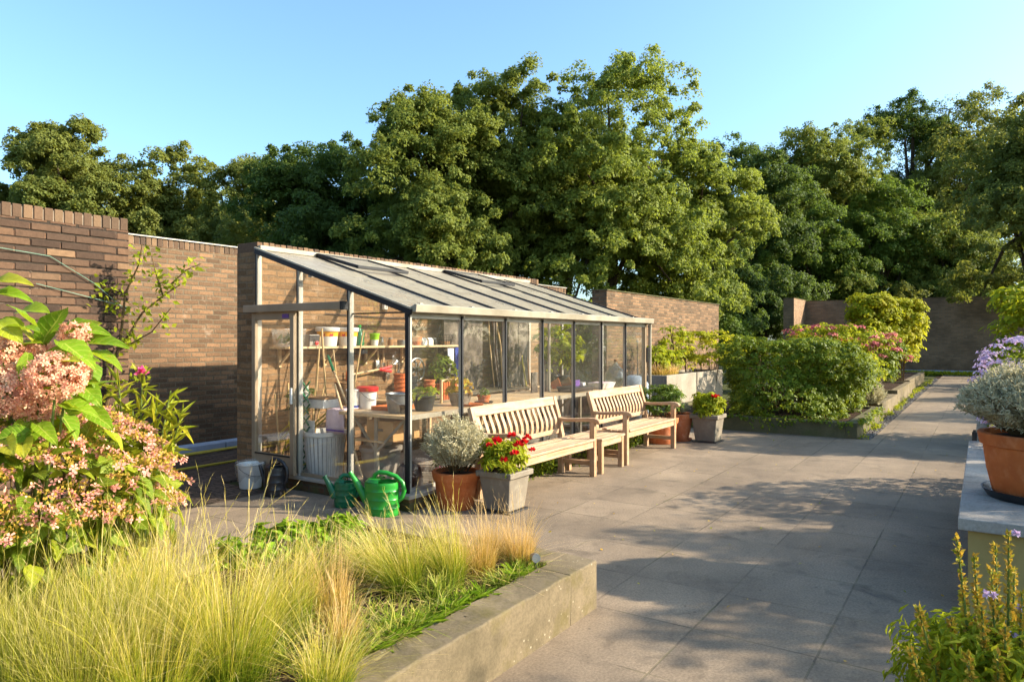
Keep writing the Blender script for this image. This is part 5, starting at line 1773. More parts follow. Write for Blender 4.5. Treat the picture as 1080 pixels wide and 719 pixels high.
o['label'] = 'dry straw thatch lying between the grass tufts'
pc = []
for (u, v, n_) in ((545, 612, 5), (505, 640, 6), (455, 662, 7), (425, 672, 8), (395, 690, 7), (370, 585, 8), (345, 578, 6), (420, 600, 6), (330, 610, 6)):
    c = at(u, v, (CAMH - .24) * F / (v - HY))
    for q in range(n_):
        k_ = 16
        cc = np.array((min(3.3, c[0] + rng.normal(0, .06)), max(2.03, c[1] + rng.normal(0, .06)), .235))
        a_ = rng.uniform(0, 2 * PI, k_)
        fw = np.stack([np.cos(a_), np.sin(a_), rng.uniform(.3, 1.2, k_)], 1)
        pc.append(inst(NARROW, np.tile(cc, (k_, 1)), fw, np.tile((0, 0, 1.0), (k_, 1)), rng.uniform(.06, .13, k_), rng.uniform(.009, .016, k_)))
V, Fs = merge(pc)
o = link('ground_herbs', mesh_np('ground_herbs', V, Fs), L_bed)
o['kind'] = 'stuff'
o['label'] = 'strap leaved green herbs along the inside of the bed edge'
# green leafy patch at the back edge of the bed
lc = thing('leafy_perennial', 'bright green leafy mat at the back edge of the grass bed', 'plant', tuple(at(375, 556, 5.0)[:2]) + (.1,))
lc.location = (2.72, 3.50, .16)
bush('leaves', rng, L_bed, lc, (.42, .22, .12), .10, 90, .05, 20, NARROW, .07, .028, bottom=-.2)
lc2 = thing('leafy_perennial', 'little green tuft in the bed nearest the watering cans', 'plant', (3.16, 3.42, .18))
bush('leaves', rng, L_bed, lc2, (.15, .13, .11), .08, 40, .04, 18, NARROW, .08, .02, bottom=-.2, up=.2)
# weeds along the foot of the greenhouse
pc = []
for x in np.concatenate([rng.uniform(5.45, 9.6, 60), rng.uniform(5.6, 6.9, 30)]):
    y = 4.13 - abs(rng.normal(0, .06)); n_ = 8
    P = np.array((x, y, 0)) + rng.normal(0, .04, (n_ * 4, 3)) * (1, .8, .0) + np.stack([np.zeros(n_ * 4), np.zeros(n_ * 4), rng.uniform(0, .16, n_ * 4)], 1)
    pc.append(inst(SMALL, P, rdir(rng, len(P)) + (0, -.3, .2), rdir(rng, len(P)) + (0, -.5, 1), rng.uniform(.02, .05, len(P)), .026))
V, Fs = merge(pc)
o = link('weeds', mesh_np('weeds', V, Fs), L_shrub); o['kind'] = 'stuff'; o['label'] = 'low weeds growing along the foot of the greenhouse behind the benches'
pc = []
for (x0, x1, y, n_) in ((11.75, 14.9, 1.54, 7), (15.3, 30, 1.56, 26), (35.2, 36.0, .6, 0)):
    for q in range(n_):
        pc.append(inst(NARROW, np.array((rng.uniform(x0, x1), y + rng.normal(0, .05), 0)) + rng.normal(0, .06, (30, 3)) * (1, .6, 0) + np.stack([np.zeros(30)] * 2 + [rng.uniform(0, .06, 30)], 1), rdir(rng, 30), rdir(rng, 30) + (0, 0, 1.5), .05, .02))
for q in range(200):
    pc.append(inst(NARROW, np.array((rng.uniform(34.8, 35.9), rng.uniform(-.6, 4), 0)) + rng.normal(0, .1, (20, 3)) * (1, 1, 0) + np.array((0, 0, .04)), rdir(rng, 20), rdir(rng, 20) + (0, 0, 1.5), .14, .05))
V, Fs = merge(pc)
o = link('verge_weeds', mesh_np('verge_weeds', V, Fs), L_lime); o['kind'] = 'stuff'; o['label'] = 'yellow green weeds along the gravel strip and the far kerb'

rng = np.random.default_rng(90)
n = 150
P = np.stack([rng.uniform(3.6, 14, n), rng.uniform(.2, 4.0, n), np.full(n, .006)], 1)
V, Fs = inst(SMALL, P, rdir(rng, n) * (1, 1, .15), np.tile((0, 0, 1.0), (n, 1)) + rng.normal(size=(n, 3)) * .25, rng.uniform(.012, .035, n), rng.uniform(.01, .022, n))
o = link('fallen_leaves', mesh_np('fallen_leaves', V, Fs), L_seed); o['kind'] = 'stuff'; o['label'] = 'scattered dry fallen leaves on the paving'

# ------------------------------------------------------------------ hydrangeas
rng = np.random.default_rng(41)
c0 = at(22, 548, 3.0)
hy = thing('lacecap_hydrangea', 'big lacecap hydrangea with pale pink flat heads beside the feather grass', 'shrub', (c0[0], c0[1], .23))
R = (.60, .52, .40)
zc = .58
c, d = shell_points(rng, 1200, R, -.95, .08, .66)
c[:, 2] += zc
nl = len(c)
nr = norm(d + (0, 0, .7) + rng.normal(size=(nl, 3)) * .3)
fw = norm(d * 1.0 + rng.normal(size=(nl, 3)) * .5 + (0, 0, -.25))
V, Fs = inst(BROAD, c, fw, nr, rng.uniform(.065, .115, nl), rng.uniform(.045, .078, nl))
V[:, 2] = np.maximum(V[:, 2], .0)
link('leaves', broad_mesh('leaves', V, Fs), L_hyd_dark, hy)
o = stems('stem', rng, M_stem, hy, (.42, .38), .85, 26, .007)
nh = 0
tries = 0
placed = []
while nh < 90 and tries < 4000:
    tries += 1
    dd = rdir(rng, 1)[0]
    if dd[2] < -.05 or dd[0] * .83 + dd[1] * .55 > .55:
        continue
    p = dd * np.array(R) * 1.03 + (0, 0, zc)
    if any(np.linalg.norm(p - q) < .098 for q in placed):
        continue
    placed.append(p)
    nh += 1
    up = norm(dd * .8 + np.array((0, 0, 1.2)))
    t1 = norm(np.cross(up, (.3, .2, .9))); t2 = np.cross(up, t1)
    nf = 20
    a = rng.uniform(0, 2 * PI, nf); rr = rng.uniform(.035, .085, nf)
    P = np.cos(a)[:, None] * t1 * rr[:, None] + np.sin(a)[:, None] * t2 * rr[:, None] + up * rng.uniform(0, .02, nf)[:, None]
    V, Fs = inst(FLORET, P, rdir(rng, nf), np.tile(up, (nf, 1)) + rng.normal(size=(nf, 3)) * .45, rng.uniform(.026, .040, nf), rng.uniform(.026, .040, nf))
    hd = link('flower_head', mesh_np('flower_head', V, Fs), L_palepink, hy, tuple(p))
    nb = 90
    a = rng.uniform(0, 2 * PI, nb); rr = .065 * np.sqrt(rng.uniform(0, 1, nb))
    P = np.cos(a)[:, None] * t1 * rr[:, None] + np.sin(a)[:, None] * t2 * rr[:, None] + up * rng.uniform(0, .018, nb)[:, None]
    V, Fs = inst(SMALL, P, rdir(rng, nb) + up, rdir(rng, nb), .015, .011)
    link('bud', mesh_np('bud', V, Fs), L_bud, hd)

c1 = at(35, 400, 2.85)
hp = thing('panicle_hydrangea', 'tall hydrangea with round peach pink heads and large fresh leaves before the dark wall', 'shrub', (c1[0], c1[1], .23))
base = np.array((c1[0], c1[1], .23))
heads = [(12, 412, 2.30, .088), (60, 396, 2.26, .080), (2, 366, 2.36, .06), (80, 352, 2.44, .045), (40, 372, 2.46, .05), (40, 425, 2.36, .07), (-40, 400, 2.3, .09), (72, 392, 2.34, .06)]
heads = [(u, v, dp + .42, r * 1.32) for u, v, dp, r in heads]
for (u, v, dpt, r) in heads:
    p = at(u, v, dpt) - base
    n = int(420 * (r / .088) ** 1.6)
    dd = rdir(rng, n)
    P = dd * r * rng.uniform(.75, 1.05, n)[:, None] * (1, 1, .85)
    V, Fs = inst(FLORET, P, rdir(rng, n), dd + rng.normal(size=(n, 3)) * .35, .024 * rng.uniform(.8, 1.25, n), .024 * rng.uniform(.8, 1.25, n))
    link('flower_head', mesh_np('flower_head', V, Fs), L_pinkhead, hp, tuple(p))
b = MB()
for (u, v, dpt, r) in heads:
    p = at(u, v, dpt) - base
    b.tube([(rng.uniform(-.06, .06), rng.uniform(-.06, .06), 0), (p[0] * .5, p[1] * .5, p[2] * .55), tuple(p)], [.009, .007, .004], 7)
b.build('stem', M_greenstem, hp, smooth=True)
# large leaves: foot pixel -> tip pixel
LV = [(35, 385, 88, 366, 2.36, .10), (40, 350, 20, 318, 2.40, .11), (35, 360, 5, 330, 2.42, .11), (45, 365, 62, 318, 2.46, .11), (60, 350, 104, 340, 2.5, .10), (80, 365, 125, 352, 2.48, .10), (85, 372, 128, 374, 2.44, .10), (60, 360, 100, 375, 2.36, .10), (25, 345, -10, 340, 2.36, .10), (-10, 300, 24, 288, 2.4, .08), (-12, 312, 26, 304, 2.4, .08), (30, 372, 26, 408, 2.32, .07), (-5, 340, 18, 352, 2.3, .09), (90, 380, 105, 400, 2.46, .09), (80, 400, 104, 420, 2.42, .09), (20, 330, 44, 300 + 20, 2.5, .10), (55, 385, 76, 372, 2.3, .09), (0, 380, 30, 350, 2.44, .10), (75, 355, 95, 336, 2.56, .09), (10, 350, 38, 338, 2.34, .10), (45, 400, 20, 380, 2.4, .1), (70, 410, 95, 395, 2.42, .1), (-20, 360, -45, 340, 2.4, .1), (-25, 380, 0, 395, 2.36, .1), (15, 440, 38, 455, 2.4, .1), (90, 430, 115, 445, 2.5, .08), (-10, 445, -30, 460, 2.4, .1), (60, 435, 85, 452, 2.44, .09)]
P, FW, NR, LL, WW = [], [], [], [], []
for (u0, v0, u1, v1, dpt, w) in LV:
    dpt += .40
    w *= 1.0
    a = at(u0, v0, dpt) - base; e = at(u1, v1, dpt - .05) - base
    P.append(a); FW.append(e - a); LL.append(np.linalg.norm(e - a) * 1.05); WW.append(w)
    NR.append(norm(np.array((0.0, -.25, 1.0)) + rng.normal(size=3) * .25 + np.array((-.25, -.1, 0))))
V, Fs = inst(BROAD, np.array(P), np.array(FW), np.array(NR), np.array(LL), np.array(WW))
link('leaves', broad_mesh('leaves', V, Fs), L_hyd, hp)
# inner foliage
c, d = shell_points(rng, 70, (.26, .26, .20), -.9, .1, .3)
fw = norm(d + rng.normal(size=d.shape) * .5)
V, Fs = inst(BROAD, c + (0, 0, .95), fw, norm(d + (0, 0, .8)), rng.uniform(.10, .16, len(c)), rng.uniform(.06, .09, len(c)))
link('inner_leaves', broad_mesh('inner_leaves', V, Fs), L_hyd, hp)

# oleander with narrow leaves
oc = at(140, 470, 3.5)
ol = thing('oleander', 'oleander with narrow yellow green leaves and a pink bud before the wall end', 'shrub', (oc[0], oc[1], .2))
b = MB(); P, FW, NR = [], [], []
tips = [(105, 412, 3.6), (125, 402, 3.5), (150, 396, 3.45), (180, 412, 3.4), (190, 440, 3.35), (165, 430, 3.4), (140, 430, 3.5), (110, 440, 3.5), (175, 455, 3.3), (125, 455, 3.4), (95, 430, 3.6), (150, 452, 3.4)]
bo = np.array((oc[0], oc[1], .2))
for (u, v, dpt) in tips:
    e = at(u, v, dpt) - bo
    s = np.array((rng.uniform(-.05, .05), rng.uniform(-.05, .05), 0))
    mid = s * .4 + e * .6 + np.array((0, 0, -.03))
    b.tube([s, mid, e], [.008, .006, .003], 6)
    ax = norm(e - mid)
    for k in range(24):
        q = rng.uniform(.35, 1.0)
        P.append(mid * (1 - q) + e * q); dd = rdir(rng, 1)[0]
        FW.append(norm(ax * .8 + dd)); NR.append(norm(rdir(rng, 1)[0] + (0, 0, 1.0)))
b.build('stem', M_greenstem, ol, smooth=True)
V, Fs = inst(NARROW, np.array(P), np.array(FW), np.array(NR), rng.uniform(.08, .135, len(P)), rng.uniform(.011, .017, len(P)))
link('leaves', mesh_np('leaves', V, Fs), L_olea, ol)
V, Fs = inst(SMALL, np.tile(at(149, 393, 3.45) - bo, (14, 1)), rdir(rng, 14) + (0, 0, .8), rdir(rng, 14), .04, .025)
link('flower_bud', mesh_np('flower_bud', V, Fs), leafmat('pink_bud', [(220, 70, 130), (236, 100, 150)], .3, (240, 120, 170)), ol)

# climber on the dark wall
cl0 = at(100, 500, 6.2)
cb = np.array((cl0[0], cl0[1], 0.0))
cl = thing('climbing_shrub', 'sparse climbing shrub with bare stems on the dark brick wall end', 'climber', tuple(cb))
paths = [[(105, 520), (112, 430), (125, 370), (150, 330), (172, 312), (190, 300)], [(112, 430), (128, 350), (132, 310), (146, 280), (150, 258)], [(125, 370), (160, 350), (180, 325)], [(105, 470), (95, 400), (88, 350), (70, 320), (45, 300), (32, 292)], [(88, 350), (110, 320), (120, 300)], [(132, 310), (100, 300), (86, 280)], [(172, 312), (165, 290), (160, 270)], [(180, 300), (196, 285), (212, 278)], [(88, 350), (60, 345), (40, 330)], [(112, 420), (140, 402), (155, 392)]]
b = MB(); P = []
for pth in paths:
    pts = [at(u, v, 6.14 + .02 * math.sin(u)) - cb for u, v in pth]
    r = np.linspace(.014, .004, len(pts)) if len(pth) > 4 else np.linspace(.007, .003, len(pts))
    b.tube(pts, r, 6)
    for k in range(len(pts) - 1):
        for q in range(4):
            f_ = rng.uniform(0, 1)
            if k > 0 or len(pth) < 5:
                P.append(pts[k] * (1 - f_) + pts[k + 1] * f_)
b.build('stem', M_stem, cl, smooth=True)
P = np.array(P)
PP = np.repeat(P, 5, 0) + rng.normal(0, .045, (len(P) * 5, 3)) * (1, .5, 1)
V, Fs = inst(SMALL, PP, rdir(rng, len(PP)), rdir(rng, len(PP)) + (-.3, -.8, .6), rng.uniform(.04, .08, len(PP)), rng.uniform(.026, .044, len(PP)))
link('leaves', mesh_np('leaves', V, Fs), L_lime, cl)
gwr = thing('garden_wire', 'pale green wires strung diagonally across the dark wall', 'wire', (0, 0, 0))
b = MB()
b.tube([(1.9, 6.335, 2.25), (2.7, 6.335, 2.18), (3.05, 6.335, 1.98), (3.36, 6.33, 1.72)], .003, 5)
b.tube([(2.6, 6.335, 1.95), (3.1, 6.335, 1.84), (3.36, 6.33, 1.78)], .003, 5)
b.build('strand', M_wire, gwr)

# ------------------------------------------------------------------ flowering spikes by the plinth
rng = np.random.default_rng(51)
fo = at(1062, 800, 2.25)
fp = thing('loosestrife', 'clump of rusty seed spikes with a few violet flowers below the plinth', 'plant', (fo[0], fo[1], 0))
fb = np.array((fo[0], fo[1], 0.0))
spk = [(1009, 566, 2.25), (1027, 586, 2.28), (1046, 600, 2.24), (1064, 562, 2.3), (968, 640, 2.15), (960, 684, 2.1), (1090, 590, 2.3), (1035, 640, 2.15), (1078, 625, 2.2), (1003, 655, 2.2), (1060, 660, 2.1), (1050, 575, 2.5), (1100, 560, 2.4), (1020, 690, 2.05), (1085, 680, 2.1), (990, 700, 2.2), (1040, 665, 2.3), (1070, 600, 2.45), (1015, 622, 2.4), (978, 668, 2.3), (1052, 690, 2.05), (1096, 640, 2.3), (1030, 560 + 60, 2.5), (1008, 690, 2.3), (1066, 640, 2.4), (1087, 610, 2.5)]
for (u, v, dpt) in spk:
    e = at(u, v, dpt) - fb
    s = np.array((e[0] * .45 + rng.uniform(-.05, .05), e[1] * .45, 0))
    mid = (s + e) / 2 + np.array((0, 0, .05))
    b = MB(); b.tube([s, mid, e], [.006, .005, .0025], 6)
    sp = b.build('flower_spike', M_greenstem, fp, smooth=True)
    n = 170
    q = rng.uniform(.0, 1, n) ** .8
    P = mid[None] * (1 - q[:, None]) + e[None] * q[:, None]
    dd = rdir(rng, n)
    ax = norm(e - mid)
    rad = .013 * (1.15 - q * .6)
    V, Fs = inst(SMALL, P + dd * rad[:, None] * .4, dd + ax * .8, rdir(rng, n), rng.uniform(.012, .022, n), rng.uniform(.008, .013, n))
    link('seed_head', mesh_np('seed_head', V, Fs), L_seed, sp)
    nl = 26
    q = rng.uniform(-.9, .35, nl)
    P = mid[None] * (1 - q[:, None]) + e[None] * q[:, None]
    V, Fs = inst(NARROW, P, rdir(rng, nl) + (0, 0, .3), rdir(rng, nl) + (0, 0, 1.2), rng.uniform(.04, .075, nl), .018)
    link('stalk_leaves', mesh_np('stalk_leaves', V, Fs), L_lime, sp)
for (u, v) in ((1072, 562), (1040, 626), (1048, 627), (1076, 640), (1068, 668)):
    n = 12
    V, Fs = inst(SMALL, np.zeros((n, 3)), rdir(rng, n), rdir(rng, n), .016, .012)
    link('flower', mesh_np('flower', V, Fs), L_violet, fp, tuple(at(u, v, 2.2) - fb))
bush('leaves', rng, L_lime, fp, (.30, .30, .34), .28, 260, .08, 26, NARROW, .045, .013, bottom=-.8, up=.1)

# ------------------------------------------------------------------ shrubs in the beds
def shrub(label, loc, R, zc, m, ncl, cr, per, L, W, seed, name='shrub', cat='shrub', tmpl=SMALL, flowers=None, nfl=40, fsz=.05, nst=14, up=.5, flat=.8, bottom=-.7, inner=.72, fper=30, fcr=.07, ftop=.0):
    rng = np.random.default_rng(seed)
    root = thing(name, label, cat, loc)
    bush('leaves', rng, m, root, R, zc, ncl, cr, per, tmpl, L, W, bottom=bottom, up=up, flat=flat, inner=inner)
    stems('stem', rng, M_stem, root, (R[0] * .7, R[1] * .7), zc + R[2] * .5, nst, .012)
    if flowers:
        bush('flower_head', rng, flowers, root, tuple(r * 1.03 for r in R), zc, nfl, fcr, fper, SMALL, fsz, fsz * .8, bottom=ftop, inner=.95, flat=.5)['kind'] = 'stuff'
    return root


shrub('large rounded deep green shrub spilling over the concrete bed', (13.1, 2.85, .2), (1.22, 1.22, .96), .50, L_shrub, 2000, .085, 32, .050, .029, 60, inner=.82)
rng = np.random.default_rng(160)
n = 380
P = np.stack([11.72 + rng.normal(0, .035, n), rng.uniform(1.6, 4.6, n), np.zeros(n)], 1)
P[:, 2] = .26 - np.abs(rng.normal(0, .05, n)) * (1 + .9 * np.sin(P[:, 1] * 5))
V1, F1 = inst(SMALL, P, rdir(rng, n) + (-.3, 0, -.5), rdir(rng, n) + (-1.0, 0, .6), rng.uniform(.04, .07, n), .036)
P = np.stack([rng.uniform(11.8, 14.8, n), 1.57 + rng.normal(0, .03, n), np.zeros(n)], 1)
P[:, 2] = .26 - np.abs(rng.normal(0, .05, n)) * (1 + .9 * np.sin(P[:, 0] * 4))
V2, F2 = inst(SMALL, P, rdir(rng, n) + (0, -.3, -.5), rdir(rng, n) + (0, -1, .6), rng.uniform(.04, .07, n), .036)
V, Fs = merge([(V1, F1), (V2, F2)])
o = link('trailing_ivy', mesh_np('trailing_ivy', V, Fs), L_shrub); o['kind'] = 'stuff'; o['label'] = 'trailing leaves hanging over the rim of the shrub bed'
shrub('smaller green shrub joined to the big one at its sunny end', (14.2, 2.35, .2), (.8, .72, .66), .44, L_shrub, 600, .10, 36, .048, .028, 61)
shrub('golden leaved spreading shrub like a small tree behind the big green shrub', (16.6, 5.4, 0), (1.0, .8, .5), 1.25, L_gold, 46, .22, 60, .10, .04, 62, flat=.28, nst=10)
shrub('clipped yellow green shrub in two lobes against the far wall, nearer lobe', (22.6, 2.65, .2), (.9, .62, 1.06), 1.62, L_gold, 260, .20, 44, .10, .07, 63, inner=.85)
shrub('clipped yellow green shrub in two lobes, lobe nearer the path', (23.4, 2.0, .2), (.95, .55, 1.10), 1.50, L_gold, 260, .20, 44, .10, .07, 64, inner=.85)
shrub('dusky pink flowering stonecrop mass behind the big green shrub', (17.3, 2.75, .2), (1.2, 1.05, .70), 1.0, L_lime, 240, .15, 36, .08, .045, 65, flowers=L_sedum, nfl=110, fsz=.05, fper=46, fcr=.12)
shrub('dusky red flowering stonecrop at the path edge beyond the green mound', (19.6, 2.35, .2), (1.2, .75, .60), .80, L_shrub, 200, .15, 34, .08, .05, 66, flowers=L_sedum, nfl=90, fsz=.055, fper=46, fcr=.13)
shrub('light green mound with small leaves beside the gravel strip', (16.1, 2.25, .2), (.70, .55, .52), .52, L_lime, 180, .13, 36, .055, .03, 67)
lv = thing('lavender', 'grey lavender leaning over the concrete bed edge beside the path', 'plant', (15.2, 1.85, .2))
silver_bush(lv, np.random.default_rng(69), (.42, .32, .50), .0, 200, .14)
# planting in the pale boxes
rng = np.random.default_rng(71)
gs = thing('dry_grass', 'dry reedy grass in the first pale concrete box', 'grass', (13.8, 5.45, .74))
V, Fs, T = blades(rng, 700, .5, .28, .4, .010, (0, 0), 5, .3)
V[:, 1] *= .5
link('blades', mesh_np('blades', V, Fs, T), G_stipa_straw, gs)
for (x, y, h, l, m) in ((13.55, 5.5, .62, 'thin young tree with upright twigs against the sunlit wall, nearest the barrel', L_lime), (14.5, 5.55, 1.05, 'slender leafy sapling in the pale box against the sunlit wall', L_lime), (15.5, 5.6, .8, 'bushy yellow green climber in the second pale box', L_gold), (14.2, 5.5, .5, 'upright yellow green bush at the middle of the first pale box', L_lime)):
    s = thing('sapling', l, 'sapling', (x, y, .74))
    b = MB()
    for k in range(4):
        b.tube([(rng.uniform(-.05, .05), 0, 0), (rng.uniform(-.1, .1), rng.uniform(-.05, .05), h * .5), (rng.uniform(-.25, .25), rng.uniform(-.1, .1), h * rng.uniform(.8, 1.0))], [.015, .011, .005], 6)
    b.build('trunk', M_stem, s, smooth=True)
    bush('leaves', rng, m, s, (.30, .25, h * .55), h * .55, 34, .10, 22, SMALL, .075, .04)
for (x, y, z0, z1, l) in ((12.1, 5.3, 0, 1.45, 'thin dark stake standing near the rain barrel'), (13.35, 5.6, .74, 1.75, 'bent dark stake in the first pale box')):
    b = MB(); b.tube([(0, 0, 0), (.02, 0, (z1 - z0) * .6), (.05, .02, z1 - z0)], [.017, .015, .011], 7); b.lathe([(.02, 0), (.02, .03), (.012, .04)], 8, c=(0.05, .02, z1 - z0)); o = b.build('stake', M_darkwood, smooth=True, loc=(x, y, z0)); tag(o, l, 'stake')
# bed beyond the plinth
shrub('lilac aster mass beyond the plinth pot', (8.3, -.75, .05), (1.0, .80, .85), .72, L_shrub, 240, .14, 30, .06, .025, 80, name='aster', cat='flowers', flowers=L_violet, nfl=420, fsz=.034, fper=30, fcr=.08, ftop=-.6)
shrub('tall yellow green shrub at the frame edge behind the asters', (12.6, -1.05, .05), (1.2, 1.0, 1.35), 1.15, L_lime, 320, .20, 40, .11, .06, 81)
shrub('low silver green mound in the bed beyond the plinth end', (7.3, -.42, .05), (.45, .35, .40), .40, L_silver, 90, .10, 34, .06, .012, 82, tmpl=NARROW)
shrub('green shrub along the path before the far wall', (26.0, -1.4, .05), (1.6, .8, .85), .7, L_shrub, 160, .2, 30, .11, .06, 83)
# ------------------------------------------------------------------ trees
def tree(label, base, h, rad, m, seed, nclump=170, per=330, leaf=.13, crad=.75, low=.12, name='broadleaf_tree', tall=1.0, spikes=40, group=None, lean=(0, 0), wide=1.0, point=.12):
    """trunk with limbs, crown of many leaf clumps round the limb ends; crown runs from low*h to h"""
    rng = np.random.default_rng(seed)
    root = thing(name, label, 'tree', (base[0], base[1], 0), group=group)
    zlo, zhi = low * h, h
    zc, rz = (zlo + zhi) / 2, (zhi - zlo) / 2
    b = MB()
    b.tube([(0, 0, -.2), (.05, .02, h * .25), (lean[0] * .5, lean[1] * .5, h * .55), (lean[0], lean[1], h * .72)], [h * .022, h * .017, h * .011, .03], 10)
    b.build('trunk', M_bark, root, smooth=True)
    # clump centres: big sub-crowns, each a cloud of clumps
    nsub = max(22, int(nclump / 7))
    sd = rdir(rng, nsub)
    sub = sd * np.array((rad * .66 * wide, rad * .66, rz * .74)) * np.where(rng.uniform(0, 1, nsub) < .35, rng.uniform(.1, .6, nsub), rng.uniform(.72, 1.0, nsub))[:, None]
    q = np.clip(sub[:, 2] / rz, 0, 1)
    sub[:, :2] *= (1 - point * q)[:, None]
    low_ = np.clip(-sub[:, 2] / rz, 0, 1)
    hr_ = np.linalg.norm(sub[:, :2], axis=1) / rad
    sub[:, :2] *= (1 + low_ * np.clip(.72 / np.maximum(hr_, .12) - 1, 0, 4))[:, None]
    srad = rad * .44 * rng.uniform(.75, 1.25, nsub) * (1 - .35 * point * q)
    nclump = int(nclump * 6.0)
    si = rng.integers(0, nsub, nclump)
    d = rdir(rng, nclump)
    d[:, 2] = np.where(d[:, 2] < -.45, -d[:, 2], d[:, 2])
    C = sub[si] + d * srad[si][:, None] * rng.uniform(.55, 1.08, nclump)[:, None] * np.array((1, 1, .92))
    # spires and outlying sprays above and out
    ks = rng.integers(0, nsub, spikes)
    S = sub[ks] + norm(sd[ks] + (0, 0, .8)) * srad[ks][:, None] * rng.uniform(.9, 1.08, spikes)[:, None]
    C = np.concatenate([C, S])
    C[:, 2] = np.clip(C[:, 2], -rz, None)
    C[:, 2] -= max(0.0, C[:, 2].max() - rz)* (C[:, 2] / max(1e-3, C[:, 2].max()))
    out = norm(C / np.array((rad, rad, rz)))
    C[:, 2] += zc
    C[:, :2] += np.array(lean)[None] * (C[:, 2:3] / h)
    cr = crad * .60 * rng.uniform(.5, 1.2, len(C))
    cr[-spikes:] *= .62
    cr[:-spikes] *= rng.choice([.6, .8, 1.0, 1.15], len(cr) - spikes)
    V, Fs = clump_leaves(rng, C, cr, max(22, int(per * .40)), SMALL, leaf * .78, leaf * .50, flat=1.15, up=.35, jit=.75, droop=.1, out=out)
    # the clump leaves are thinned at random so gaps show
    link('crown', mesh_np('crown', V, Fs), m, root)
    lb = MB()
    for k in range(min(nsub, 16)):
        s0 = np.array((lean[0] * .4, lean[1] * .4, h * rng.uniform(.22, .5)))
        e = sub[k] + (lean[0] * .6, lean[1] * .6, zc)
        midp = s0 * .45 + e * .55 + (0, 0, .06 * h)
        lb.tube([s0, midp, e], [h * .009, h * .006, h * .0025], 6)
    lb.build('limb', M_bark, root, smooth=True)
    return root


def tpos(u, d):
    p = at(u, 358, d)
    return (p[0], p[1])


def toph(v, d):
    return CAMH + (HY - v) / F * d


TREES = [
    # u, d, top v, radius, material, clumps, per, leaf, crad, low, label
    (645, 23.5, 66, 3.7, L_maple2, 330, 330, .125, .52, .02, 'tallest sunlit maple, broad crown filling the middle of the view'),
    (738, 25.0, 108, 2.5, L_maple2, 170, 300, .125, .50, .02, 'light green tree forming the shoulder beside the tallest maple'),
    (532, 23.0, 46, 2.5, L_maple, 230, 320, .125, .50, .02, 'maple with a narrow pointed top beside the tallest maple'),
    (452, 21.5, 84, 2.9, L_maple, 240, 330, .12, .52, .02, 'dark green maple rising behind the greenhouse roof'),
    (345, 24.0, 138, 2.9, L_dark, 230, 300, .125, .52, .02, 'low dark tree behind the joint of the brick walls'),
    (250, 29.0, 130, 2.3, L_poplar, 150, 260, .15, .56, .02, 'grey green tree with a rounded top over the capped brick wall'),
    (165, 30.0, 138, 2.9, L_poplar, 180, 260, .15, .58, .02, 'wide grey green tree between the pointed one and the rounded one'),
    (68, 28.0, 88, 2.4, L_poplar, 180, 270, .145, .52, .02, 'pointed grey green tree rising above the near dark wall'),
    (-12, 29.0, 138, 2.6, L_poplar, 140, 260, .15, .55, .02, 'pale leaved tree cut by the picture edge over the dark wall'),
    (797, 39.0, 124, 3.4, L_dark, 170, 260, .17, .75, .02, 'dark tree in the shaded gap between two walls'),
    (850, 46.0, 114, 4.6, L_maple, 210, 260, .18, .85, .02, 'rounded mid green tree past the return wall'),
    (908, 50.0, 112, 4.0, L_maple, 180, 250, .19, .85, .02, 'slim mid green tree next to the rounded one beyond the far wall'),
    (962, 53.0, 70, 4.6, L_dark, 200, 250, .20, .9, .02, 'tall dark tree standing furthest back beyond the far wall'),
    (1018, 50.0, 90, 4.8, L_poplar, 200, 250, .19, .9, .02, 'broad olive green tree beyond the far wall'),
    (930, 43.5, 190, 4.0, L_shade, 200, 250, .17, .75, .02, 'lower bushy tree with layered branches right behind the far wall'),
    (1005, 42.5, 215, 3.6, L_maple, 190, 250, .17, .75, .02, 'low spreading tree behind the far wall near the yellow green shrub'),
    (865, 43.0, 205, 3.0, L_shade, 160, 250, .17, .75, .02, 'low dark bushy tree behind the return wall'),
    (1092, 27.0, 74, 3.6, L_poplar, 210, 270, .15, .65, .12, 'big open crowned tree with visible trunk at the picture edge'),
]
for k, (u, d, v, r, m, nc, per, lf, cr, low, lab) in enumerate(TREES):
    x, y = tpos(u, d)
    tree(lab, (x, y), toph(v - 6, d), r * 1.05, m, 200 + k, nc, per, lf, cr, low)

